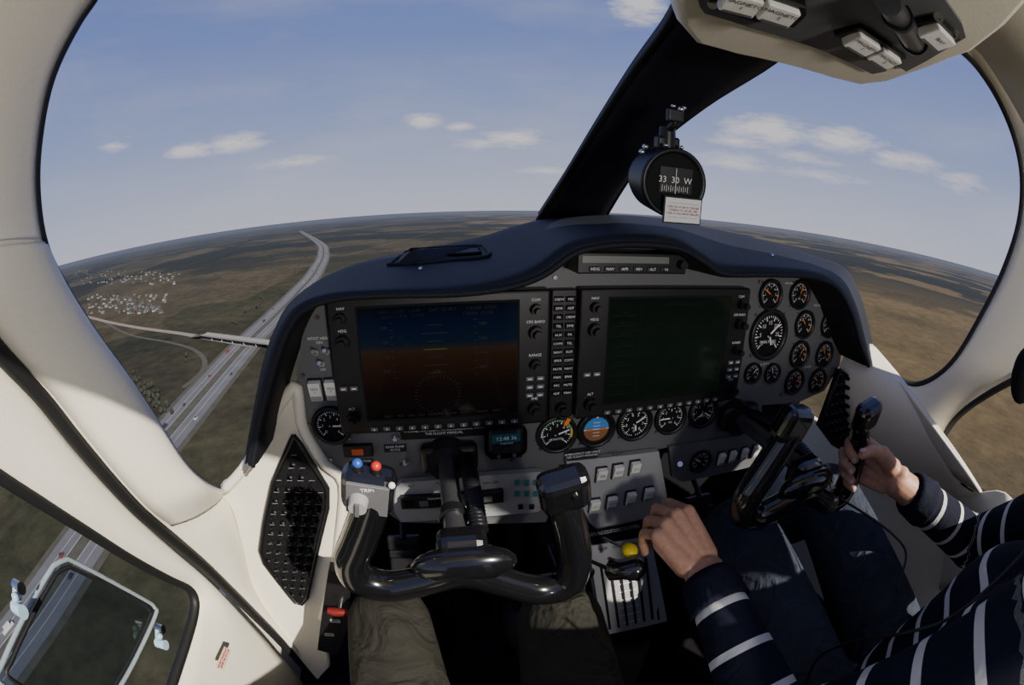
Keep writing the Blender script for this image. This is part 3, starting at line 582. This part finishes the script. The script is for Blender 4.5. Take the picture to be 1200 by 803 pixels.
# ---------------- yokes ----------------
hub=PY(543,652,.38)
def yoke(name,off,main):
    y=MB(name); O=off
    def q(px,py,yy=.38): return PY(px,py,yy)+O
    path=[(440,566,.375,.015),(437,585,.375,.019),(430,608,.378,.021),(420,634,.38,.0215),(412,656,.38,.0215),(421,677,.38,.022),(455,687,.38,.021),(500,680,.378,.0195),(543,670,.376,.021),(588,682,.378,.0195),(630,691,.38,.021),(664,683,.38,.022),(673,655,.38,.0215),(669,625,.38,.021),(662,600,.378,.0195),(654,578,.375,.016)]
    pp=crs([(*PY(a,b,c),r) for a,b,c,r in path],6)
    y.tube([V(p[:3])+O for p in pp],[p[3] for p in pp],GLOSS,18)
    for e in(pp[0],pp[-1]): y.ball(V(e[:3])+O,e[3],GLOSS)
    h_=V((hub.x,.38,hub.z))+O
    y.ball(h_+V((0,-.002,-.012)),(.062,.022,.026),GLOSS)
    y.box(h_+V((0,.014,.0)),(.06,.04,.05),GLOSS,bev=.014)
    y.cyl(h_+V((-.006,.02,.008)),V((h_.x-.006,.62,h_.z+.008)),.0135,.0135,DMET,24)
    y.cyl(h_+V((-.006,.06,.008)),h_+V((-.006,.075,.008)),.018,.018,BLK,24); y.cyl(V((h_.x-.006,.57,h_.z+.008)),V((h_.x-.006,.62,h_.z+.008)),.03,.034,BLK,24)
    y.box((h_.x-.003,.585,h_.z+.012),(.085,.025,.045),BLK,bev=.008)
    a=h_+V((.022,.03,.012)); pts=[]; rr=[]
    for k in range(90): t=k/89; pts.append(a+V((0,.175*t,.012*sin(pi*t)))); rr.append(.0095+.0022*cos(k*pi/1.5))
    y.tube(pts,rr,BLK,12)
    for px,py,s in((432,572,-1),(661,574,1)):
        c=q(px,py,.372); Rm=Matrix.Rotation(radians(-12*s),3,'Y')@Matrix.Rotation(radians(12),3,'X')
        y.box(c,(.055,.034,.052),GLOSS,Rm,.012)
        if s<0 and main:
            y.box(c+Rm@V((0,-.016,0)),(.042,.004,.042),GREY,Rm,.001)
            y.cyl(c+Rm@V((-.008,-.018,.0)),c+Rm@V((-.008,-.03,.0)),.010,.009,GREY2,18); y.box(c+Rm@V((-.008,-.031,0)),(.004,.004,.017),GREY,Rm)
            y.text('TRIM',c+Rm@V((0,-.0185,.016)),.006,WHITE); y.text('R      L',c+Rm@V((0,-.0185,-.016)),.006,WHITE)
            for dx,mm in((-.012,BLUE),(.006,RED)):
                p0=c+Rm@V((dx,0,.026)); y.cyl(p0,p0+Rm@V((0,0,.005)),.006,.006,BLK,14); y.ball(p0+Rm@V((0,0,.006)),.0052,mm)
            p0=c+Rm@V((.022,-.010,.012)); y.cyl(p0,p0+V((.003,-.008,.010)),.002,.002,CHR,10); y.ball(p0+V((.003,-.008,.011)),.0035,OFFW)
        elif main: y.cyl(c+Rm@V((.008,-.016,.005)),c+Rm@V((.008,-.019,.005)),.003,.003,CHR,10)
    return y.build()
yoke('control_yoke',V((0,0,0)),True)
hubR=PY(860,490,.6); offR=V((hubR.x-hub.x,0,hubR.z-hub.z))
yoke('control_yoke',offR,False)
# ---------------- compass ----------------
cpn=MB('magnetic_compass'); c=D(784,213,.66); axc=((-c).normalized()+V((.42,0,-.05))).normalized()
u=Z_.cross(axc).normalized()
if u.x<0: u=-u
up=axc.cross(u)
if up.z<0: up=-up
cpn.cyl(c-axc*.040,c+axc*.015,.047,.050,BLK,40); cpn.ring(c+axc*.015,axc,.042,.050,.008,BLK,40)
cpn.ball(c-axc*.040,(.046,.046,.046),BLK)
fc=c+axc*.0185; cpn.cyl(c,fc,.042,.042,BLKM,32)
Rm=Matrix((u,up,axc)).transposed()
cpn.box(fc+u*.002+up*.004,(.050,.036,.003),BLK,Rm)
cpn.text('33  30  W',fc+axc*.003+up*.004,.0125,WHITE,u,up)
for k in range(13): cpn.quad(fc+axc*.003-up*.008+u*(k-6)*.0033,.0007,.006 if k%2 else .009,WHITE,0,u,up)
cpn.quad(fc+axc*.0045+up*.003,.0008,.036,WHITE,0,u,up)
cd_=fc+axc*.008-up*.037+u*.012; cpn.box(cd_,(.060,.038,.002),BLK,Rm); cpn.box(cd_+axc*.001,(.056,.034,.002),WHITE,Rm)
cpn.text('FOR  N  30  60  E  120 150\nSTEER 0  31  60  89  120\nFOR  S  210 240 W 300 330',cd_+axc*.0025,.0044,RED,u,up)
for k in range(5): cpn.quad(cd_+axc*.0024+up*(.010-k*.005),.045,.0003,BLK,0,u,up)
tp=c-axc*.015+up*.05; tq=D(795,135,.64); cpn.cyl(tp-up*.01,tp+up*.03,.014,.012,BLK,20); cpn.box(tp+up*.006,(.035,.02,.02),BLK,Rm,.004); cpn.tube([tp+up*.025,tp.lerp(tq,.75),tq+(-axc)*.02],.006,BLK,12); cpn.box(tq-axc*.012,(.024,.02,.012),BLK,Rm,.003)
for s in(-1,1): cpn.ball(tq+u*.008*s+up*.012,.0035,CHR); cpn.ball(c+up*.052+u*s*.012+axc*.01,.003,CHR)
cpn.build()
# ---------------- throttle quadrant & pedestal ----------------
ped=MB('throttle_quadrant')
tl,tr_,br,bl=PY(690,640,.55),PY(762,628,.55),PY(782,728,.46),PY(706,745,.46)
n=(tr_-tl).cross(bl-tl).normalized(); n=-n if n.y>0 else n
ped.prism([tl,tr_,br,bl],-n*.02,GREY2)
ped.prism([tl-n*.004,tl-n*.004+V((0,.4,0)),V((tl.x,.95,-1.1)),V((bl.x,bl.y,-1.1)),bl-n*.004],V((tr_.x-tl.x,0,0)),BLKM)
ux=(tr_-tl).normalized(); uy=(tl-bl).normalized(); Wd=(tr_-tl).length; Hh=(tl-bl).length
Rq=Matrix((ux,uy,n)).transposed()
for k in range(6):
    q=bl+ux*Wd*(k+.9)/6.8+uy*Hh*.42; ped.box(q+n*.001,(.004,Hh*.72,.003),BLKM,Rq)
for k,(t_) in enumerate(['PROP','THROTTLE','MIXTURE']): ped.text(t_,bl+ux*Wd*(.2+.3*k)+uy*Hh*.95+n*.002,.007,BLKM,ux,uy)
for k in range(8): ped.quad(bl+ux*Wd*.5+uy*Hh*(.1+.09*k)+n*.0015,Wd*.3,.0012,WHITE,0,ux,uy)
e0=D(716,668,.69); e1=D(748,667,.675); ped.tube([e0-(e1-e0)*.15,e0,e0.lerp(e1,.5),e1,e1+(e1-e0)*.2],[.009,.0175,.016,.0185,.010],GLOSS,18)
for e in(e0,e1): b0=e+V((0,.10,-.07)); ped.cyl(b0,e,.0035,.0035,DMET,10)
yk=D(738,645,.69); ped.ball(yk,(.012,.014,.010),YEL); ped.cyl(yk+V((0,.1,-.06)),yk,.003,.003,CHR,10)
ped.ball(PY(693,672,.52),(.006,.004,.012),BLK)
ped.build()
k_=MB('friction_knob'); q=D(673,692,.72); k_.cyl(q,q+V((0,.03,0)),.018,.018,BLK,24); k_.ring(q+Y_*.002,-Y_,.01,.017,.006,BLK); k_.box(q+V((.004,.07,-.02)),(.03,.12,.02),BLK,bev=.004); k_.build()
pb=MB('parking_brake_valve'); 
pb.prism([PY(x,y,.5) for x,y in[(385,668),(412,676),(408,735),(395,768),(372,762)]],Y_*.02,BLK)
q=PY(398,718,.48); pb.tube([q-X_*.02+Z_*.004,q-X_*.008+Z_*.001,q+X_*.006,q+X_*.018],[.006,.0085,.007,.005],mat('dark_red',(.13,.01,.007),.35),12); pb.cyl(q,q+Y_*.03,.004,.004,CHR)
for x,y,t_ in[(386,744,'PARK'),(393,728,'BRAKE')]: pb.box(PY(x,y,.4985),(.018,.002,.008),GREY2); pb.text(t_,PY(x,y,.497),.005,BLKM)
pb.build()
for i,(xx) in enumerate([-.12,.06,.5,.7]):
    r_=MB('rudder_pedal'); 
    r_.box((xx,.86,-.82),(.085,.02,.13),BLK,Matrix.Rotation(radians(-25),3,'X'),.006)
    for k in range(4): r_.box((xx,.848,-.865+k*.028),(.07,.012,.006),BLK,Matrix.Rotation(radians(-25),3,'X'))
    r_.tube([V((xx,.87,-.86)),V((xx,.9,-.98)),V((xx,.88,-1.10))],.010,BLK,10); r_.tube([V((xx,.87,-.76)),V((xx,.96,-.71)),V((xx,1.0,-.62))],.008,BLK,10); r_.build()
wb=MB('wiring_bundle')
for k in range(16):
    x=random.uniform(-.1,.22); pts=[V((x,.62,-.48+random.uniform(-.02,.02)))]
    for j in range(5): pts.append(pts[-1]+V((random.uniform(-.04,.05),.05,random.uniform(-.07,.0))))
    wb.tube(crs(pts,4),.004,random.choice([BLK,BLK,DMET,RED if k%5==0 else BLK]),8)
wb.build()
# ---------------- storm window in left door ----------------
sw=MB('storm_window'); ol=crs([(62,664),(75,657),(90,660),(168,702),(181,712),(182,722),(160,770),(140,806),(120,835),(60,830),(0,800),(4,775),(35,710),(62,664)],4)[:-1]
fr=[PX(x,y,-.455) for x,y in ol]; FRM=mat('acrylic_edge',(.26,.31,.33),.25,spec=.6); sw.tube(fr,.0033,FRM,10,closed=True)
cn=sum(fr,V())/len(fr); inn_=[cn+(p-cn)*.9 for p in fr]; sw.tube(inn_,.003,RUB,8,closed=True)
gm=bpy.data.materials.new('tinted_acrylic'); gm.use_nodes=True; nt=gm.node_tree; tr2=nt.nodes.new('ShaderNodeBsdfTransparent'); tr2.inputs[0].default_value=(.42,.50,.58,1); gl=nt.nodes.new('ShaderNodeBsdfGlossy'); gl.inputs['Roughness'].default_value=.05; ms=nt.nodes.new('ShaderNodeMixShader'); ms.inputs[0].default_value=.06; nt.links.new(tr2.outputs[0],ms.inputs[1]); nt.links.new(gl.outputs[0],ms.inputs[2]); nt.links.new(ms.outputs[0],nt.nodes['Material Output'].inputs[0])
sw.add([p-X_*.002 for p in fr],[list(range(len(fr)))],gm)
for (x,y) in[(20,700),(186,745)]:
    q=PX(x,y,-.44); Rm=Matrix.Rotation(radians(35),3,'X')
    sw.box(q,(.010,.030,.012),CLEAR,Rm,.004); sw.cyl(q+Rm@V((-.004,-.012,0)),q+Rm@V((.014,-.012,0)),.008,.008,CLEAR,16); sw.cyl(q+Rm@V((-.004,.012,0)),q+Rm@V((.010,.012,0)),.007,.007,CHR,14); sw.ball(q+Rm@V((.008,.0,.008)),.005,CLEAR)
sw.build()
# ---------------- figures ----------------
def fuse(bones,voxel,it=6):
    vs=[];fs=[]
    for a,b,ra,rb in [x[:4] for x in bones]:
        a=V(a);b=V(b)
        if (b-a).length<1e-5: b=a+V((0,0,1e-4))
        t=(b-a).normalized(); u,w_=frame(t); seg=16; o=len(vs); rings=[]
        for k in range(5): ph=-pi/2+ (k+.5)*pi/2/5; rings.append((a+t*ra*sin(ph),ra*cos(ph)))
        rings.append((a,ra)); rings.append((b,rb))
        for k in range(5): ph=(k+.5)*pi/2/5; rings.append((b+t*rb*sin(ph),rb*cos(ph)))
        for c,r in rings:
            for i in range(seg): q=2*pi*i/seg; vs.append(c+u*cos(q)*r+w_*sin(q)*r)
        R_=len(rings)
        for j in range(R_-1):
            for i in range(seg): fs.append([o+j*seg+i,o+j*seg+(i+1)%seg,o+(j+1)*seg+(i+1)%seg,o+(j+1)*seg+i])
        fs.append([o+i for i in range(seg)][::-1]); fs.append([o+(R_-1)*seg+i for i in range(seg)])
    me=bpy.data.meshes.new('tmp'); me.from_pydata([tuple(v) for v in vs],[],fs); ob=bpy.data.objects.new('tmp',me); col.objects.link(ob)
    md=ob.modifiers.new('r','REMESH'); md.mode='VOXEL'; md.voxel_size=voxel; md.use_smooth_shade=True
    md=ob.modifiers.new('s','SMOOTH'); md.iterations=it; md.factor=.5
    dg=bpy.context.evaluated_depsgraph_get(); dg.update(); out=bpy.data.meshes.new_from_object(ob.evaluated_get(dg)); bpy.data.objects.remove(ob)
    for p in out.polygons: p.use_smooth=True
    return out
def clothmat(name,base,stripe=None,wr=.5,scale=14):
    M=bpy.data.materials.new(name); M.use_nodes=True; nt=M.node_tree; b=nt.nodes['Principled BSDF']; b.inputs['Roughness'].default_value=.9; b.inputs['Specular IOR Level'].default_value=.15
    N=lambda t:nt.nodes.new(t); L=lambda a,b:nt.links.new(a,b)
    tc=N('ShaderNodeTexCoord'); n1=N('ShaderNodeTexNoise'); n1.inputs['Scale'].default_value=scale; n1.inputs['Detail'].default_value=3; n1.inputs['Distortion'].default_value=1.2; L(tc.outputs['Object'],n1.inputs[0])
    n2=N('ShaderNodeTexNoise'); n2.inputs['Scale'].default_value=600; L(tc.outputs['Object'],n2.inputs[0])
    b1=N('ShaderNodeBump'); b1.inputs['Strength'].default_value=wr; b1.inputs['Distance'].default_value=.02; L(n1.outputs['Fac'],b1.inputs['Height'])
    b2=N('ShaderNodeBump'); b2.inputs['Strength'].default_value=.4; b2.inputs['Distance'].default_value=.001; L(n2.outputs['Fac'],b2.inputs['Height']); L(b1.outputs[0],b2.inputs['Normal']); L(b2.outputs[0],b.inputs['Normal'])
    cr=N('ShaderNodeValToRGB'); cr.color_ramp.elements[0].color=(*[x*.7 for x in base],1); cr.color_ramp.elements[1].color=(*[x*1.35 for x in base],1); L(n1.outputs['Fac'],cr.inputs[0]); o=cr.outputs[0]
    if stripe:
        at=N('ShaderNodeAttribute'); at.attribute_name='s'; md=N('ShaderNodeMath'); md.operation='FRACT'; dv=N('ShaderNodeMath'); dv.operation='DIVIDE'; L(at.outputs['Fac'],dv.inputs[0]); dv.inputs[1].default_value=.058; L(dv.outputs[0],md.inputs[0])
        gt=N('ShaderNodeMath'); gt.operation='LESS_THAN'; L(md.outputs[0],gt.inputs[0]); gt.inputs[1].default_value=.17
        mx=N('ShaderNodeMixRGB'); L(gt.outputs[0],mx.inputs[0]); L(o,mx.inputs[1]); mx.inputs[2].default_value=(*stripe,1); o=mx.outputs[0]
    L(o,b.inputs['Base Color']); return M
SKIN=mat('skin',(.50,.27,.17),.5,bump=.25,scale=150,var=.12); SKIN.node_tree.nodes['Principled BSDF'].inputs['Subsurface Weight'].default_value=.15; SKIN.node_tree.nodes['Principled BSDF'].inputs['Subsurface Scale'].default_value=.01
JEANS=clothmat('denim',(.040,.048,.066),None,1.0,18); SWEAT=clothmat('navy_sweater',(.009,.011,.022),(.6,.6,.58),.4,12); TROU=clothmat('dark_trousers',(.024,.023,.018),None,.9,14); CUFF=clothmat('ribbed_cuff',(.009,.011,.022)); SHOE=mat('shoe_leather',(.015,.012,.01),.5)
def segd(p,a,b):
    ab=b-a; t=max(0,min(1,(p-a).dot(ab)/max(ab.length_squared,1e-9))); return (p-(a+ab*t)).length,t
def figure(name,bones,voxel,mats,it=6,parent=None):
    me=fuse(bones,voxel,it)
    for m_ in mats: me.materials.append(m_)
    B=[(V(a),V(b),ra,rb,mi,s0,s1) for a,b,ra,rb,mi,s0,s1 in bones]
    s_=[0]*len(me.vertices); mi_=[0]*len(me.vertices)
    for i,v in enumerate(me.vertices):
        best=1e9
        for a,b,ra,rb,mi,s0,s1 in B:
            d,t=segd(v.co,a,b); d-=ra+(rb-ra)*t
            if d<best:
                best=d; mi_[i]=mi; 
                if s0=='z': s_[i]=2-v.co.z
                else:
                    ab=b-a; tt=(v.co-a).dot(ab)/ab.length_squared; s_[i]=s0+(s1-s0)*tt
    at=me.attributes.new('s','FLOAT','POINT'); at.data.foreach_set('value',s_)
    for p in me.polygons:
        c_=[mi_[k] for k in p.vertices]; p.material_index=max(set(c_),key=c_.count)
    me.name=name; ob=bpy.data.objects.new(name,me); col.objects.link(ob)
    if parent: ob.parent=parent
    return ob
def hand_bones(W,F,Nn,side,curls,thumb,sc=1.0,fore=None):
    F=F.normalized(); Nn=(Nn-F*Nn.dot(F)).normalized(); S=(F.cross(Nn) if side=='L' else Nn.cross(F)).normalized(); b=[]
    tips=[]
    if fore is not None: b.append((fore,W,.030*sc,.0265*sc,0,0,0))
    offs=[.031,.011,-.010,-.029]; pl=[.092,.095,.090,.082]; ln=[(.043,.026,.021),(.047,.030,.022),(.043,.027,.021),(.033,.020,.018)]; rr=[.0098,.0100,.0094,.0083]
    b.append((W+S*.012*sc,W-S*.012*sc,.019*sc,.018*sc,0,0,0))
    for i in range(4):
        base=W+F*pl[i]*sc+S*offs[i]*sc+Nn*(.003 if i in(1,2) else 0)*sc
        st=W+F*.022*sc+S*offs[i]*.6*sc
        b.append((st,base,.016*sc,.0118*sc,0,0,0)); b.append((st-Nn*.008*sc,base-Nn*.008*sc-F*.012*sc,.014*sc,.011*sc,0,0,0))
        p=base; ang=0; fan=(S*offs[i]*2.2)
        for j in range(3):
            ang+=curls[i][j]; d=(F*cos(ang)-Nn*sin(ang)+fan*cos(ang)).normalized(); q=p+d*ln[i][j]*sc
            r0=rr[i]*(1-.07*j)*sc; r1=rr[i]*(1-.07*(j+1))*sc; b.append((p,q,r0*1.04,r1,0,0,0))
            if j==2: tips.append((q,d,(Nn*cos(ang)+F*sin(ang)).normalized(),r1,S))
            p=q
    p=W+F*.022*sc+S*.020*sc-Nn*.008*sc
    for (f_,s2,n_),l_,r_ in zip(thumb,(.046,.034,.028),(.0165,.0115,.0102)):
        d=(F*f_+S*s2-Nn*n_).normalized(); q=p+d*l_*sc; b.append((p,q,r_*sc,(r_-.0015)*sc,0,0,0)); p=q
    tips.append((p,d,(S*.5+Nn*.8).normalized(),.0095*sc,F))
    return b,tips
NAIL=mat('fingernail',(.62,.40,.32),.3)
def nails(name,tips,parent):
    m_=MB(name)
    for p,d,n_,r,s in tips:
        n_=(n_-d*n_.dot(d)).normalized(); x=d.cross(n_).normalized(); Rm=Matrix((x,d,n_)).transposed(); m_.ball(p+n_*r*.72+d*r*.25,(r*.62,r*.85,r*.32),NAIL,Rm,12)
    m_.build(parent)
def emp(name):
    e=bpy.data.objects.new(name,None); col.objects.link(e); e.empty_display_size=.1; return e
pilot=emp('pilot')
shL=V((.43,-.08,-.24)); shR=V((.82,-.10,-.24)); elL=V((.325,.085,-.52)); elR=V((.94,.13,-.50))
wrL=D(826,672,.66)
grip=PY(672,632,.38)+offR; wr2=grip+V((.048,-.085,-.02)); wrR=wr2
cufL=elL.lerp(wrL,.90); cufR=elR.lerp(wrR,.82)
hpL=V((.49,.02,-.70)); hpR=V((.70,.02,-.70)); knL=V((.495,.47,-.525)); knR=V((.755,.48,-.525)); anL=V((.50,.80,-.98)); anR=V((.74,.82,-.98))
bones=[(V((.52,-.02,-.66)),V((.50,-.09,-.38)),.115,.125,1,'z',0),(V((.68,-.02,-.66)),V((.74,-.11,-.38)),.115,.125,1,'z',0),(V((.60,.02,-.62)),V((.62,-.04,-.40)),.12,.12,1,'z',0),
 (V((.51,-.10,-.36)),V((.52,-.11,-.28)),.11,.09,1,'z',0),(V((.74,-.11,-.36)),V((.72,-.12,-.28)),.11,.09,1,'z',0),(V((.56,-.12,-.24)),shL,.075,.068,1,'z',0),(V((.68,-.12,-.24)),shR,.075,.068,1,'z',0),(V((.56,-.11,-.25)),V((.68,-.11,-.25)),.085,.085,1,'z',0),
 (shL,elL,.066,.055,1,.01,.30),(elL,cufL,.055,.037,1,.30,.50),(shR,elR,.066,.056,1,.01,.30),(elR,cufR,.054,.038,1,.30,.52),
 (hpL,knL,.096,.074,0,0,0),(hpR,knR,.100,.078,0,0,0),(hpL,hpR,.105,.105,0,0,0),(knL,anL,.068,.045,0,0,0),(knR,anR,.070,.045,0,0,0),
 (V((.60,-.12,-.24)),V((.64,-.09,-.15)),.065,.055,2,0,0)]
figure('body',bones,.010,[JEANS,SWEAT,SKIN],5,pilot)
cf=MB('sleeve_cuffs')
for el,wr,k0,k1 in((elL,wrL,.78,.98),(elR,wrR,.70,.88)):
    a=el.lerp(wr,k0); b=el.lerp(wr,k1); pts=[a.lerp(b,k/6) for k in range(7)]; u,w_=frame(b-a); n_=48; rows=[]
    for j,p in enumerate(pts):
        rows.append([p+(u*cos(2*pi*k/n_)+w_*sin(2*pi*k/n_))*((.0415-.006*j/6)+(.0014 if k%2 else 0)-(.004 if j==6 else 0)) for k in range(n_)])
        rows[-1].append(rows[-1][0])
    cf.grid(rows,CUFF)
cf.build(pilot,solid=.003)
kn=D(787,612,.67); F=(kn-wrL).normalized(); toC=(-wrL).normalized(); Nn=(toC*.75+V((.35,0,.55)))
bl_,tips=hand_bones(wrL,F,Nn,'L',[(.75,.95,.5),(.85,1.0,.5),(.95,1.0,.5),(1.0,.9,.5)],[(.9,.45,.5),(.9,0.0,.6),(.7,-.3,.8)],1.04,elL.lerp(wrL,.85))
figure('left_hand',bl_,.0022,[SKIN],4,pilot); nails('left_nails',tips,pilot)
F=V((-.28,1,.12)).normalized(); Nn=V((1,.15,.05))
bl_,tips=hand_bones(wr2,F,Nn,'R',[(.95,1.1,.7),(1.0,1.15,.7),(1.05,1.15,.7),(1.1,1.1,.7)],[(.6,.6,.6),(.6,.3,.9),(.2,.1,1)],1.0,elR.lerp(wrR,.75))
figure('right_hand',bl_,.0022,[SKIN],4,pilot); nails('right_nails',tips,pilot)
hc=V((.68,-.05,.0)); hb=[(hc+V((0,-.02,.03)),hc+V((0,.0,.035)),.080,.078,0,0,0),(hc+V((0,.02,-.03)),hc+V((0,.035,-.075)),.058,.036,0,0,0),(V((.64,-.10,-.16)),hc+V((0,-.03,-.05)),.055,.052,0,0,0),(hc+V((0,.078,.01)),hc+V((0,.098,-.025)),.008,.012,0,0,0),(hc+V((0,.07,-.055)),hc+V((0,.074,-.056)),.018,.016,0,0,0)]
for s in(-1,1): hb+=[(hc+V((s*.078,-.01,.01)),hc+V((s*.076,-.01,-.025)),.012,.009,0,0,0),(hc+V((s*.03,.06,.03)),hc+V((s*.012,.068,.032)),.015,.014,0,0,0),(hc+V((s*.04,.045,-.02)),hc+V((s*.03,.055,-.03)),.022,.02,0,0,0)]
figure('head',hb,.005,[SKIN],3,pilot)
hd=MB('hair_eyes_mouth'); HAIR=mat('brown_hair',(.04,.025,.015),.7,bump=.6,scale=90)
hd.ball(hc+V((0,-.025,.045)),(.086,.090,.082),HAIR)
for s in(-1,1): hd.ball(hc+V((s*.03,.066,.008)),.0115,WHITE); hd.ball(hc+V((s*.03,.0755,.008)),.0045,BRN)
hd.ball(hc+V((0,.088,-.05)),(.022,.006,.006),mat('lips',(.4,.14,.11),.5)); hd.build(pilot)
hs_=MB('headset'); 
for s in(-1,1): hs_.ball(hc+V((s*.092,-.01,.0)),(.024,.036,.046),BLK)
hs_.tube([hc+V((.10*sin(a),-.01,.0+.125*cos(a))) for a in [radians(k) for k in range(-85,86,10)]],.008,BLK,10)
mic=D(1201,440,.62); hs_.tube(crs([hc+V((-.1,.0,-.02)),hc+V((-.1,.06,-.06)),mic+V((.01,-.03,0))],6),.003,BLK,8); hs_.ball(mic,(.018,.022,.034),BLKM); hs_.build(pilot)
sh=MB('shoes')
for a in(anL,anR): sh.ball(a+V((0,.07,-.06)),(.05,.14,.05),SHOE); 
sh.build(pilot)
pas=emp('passenger')
hl=V((-.075,.0,-.74)); hr=V((.125,.0,-.74)); kl=V((-.115,.47,-.60)); kr=V((.155,.44,-.60)); al=V((-.11,.74,-1.02)); ar=V((.16,.72,-1.02))
figure('legs',[(hl,kl,.098,.070,0,0,0),(hr,kr,.098,.070,0,0,0),(hl,hr,.11,.11,0,0,0),(kl,al,.066,.05,0,0,0),(kr,ar,.066,.05,0,0,0)],.010,[TROU],5,pas)
sh=MB('shoes')
for a in(al,ar): sh.ball(a+V((0,.06,-.03)),(.05,.13,.05),SHOE)
sh.build(pas)
SEAT=mat('seat_fabric',(.02,.02,.024),.9,bump=.4,scale=300)
for x in(.03,.60):
    s=MB('pilot_seat'); s.box((x,.05,-.87),(.46,.46,.13),SEAT,bev=.04); s.box((x,-.27,-.52),(.44,.11,.72),SEAT,Matrix.Rotation(radians(12),3,'X'),.04); s.box((x,.0,-1.0),(.36,.4,.16),BLKM,bev=.02); s.build()
cb=MB('headset_cable'); cb.tube(crs([D(985,585,.82),D(1010,600,.80),D(1045,625,.78),D(1062,650,.76),D(1050,690,.72)],6),.0022,BLK,8)
cb.tube(crs([D(1215,630,.5),D(1120,720,.52),D(1060,742,.54),D(1000,752,.6),D(960,770,.66),D(945,800,.7)],6),.0022,BLK,8); cb.build()
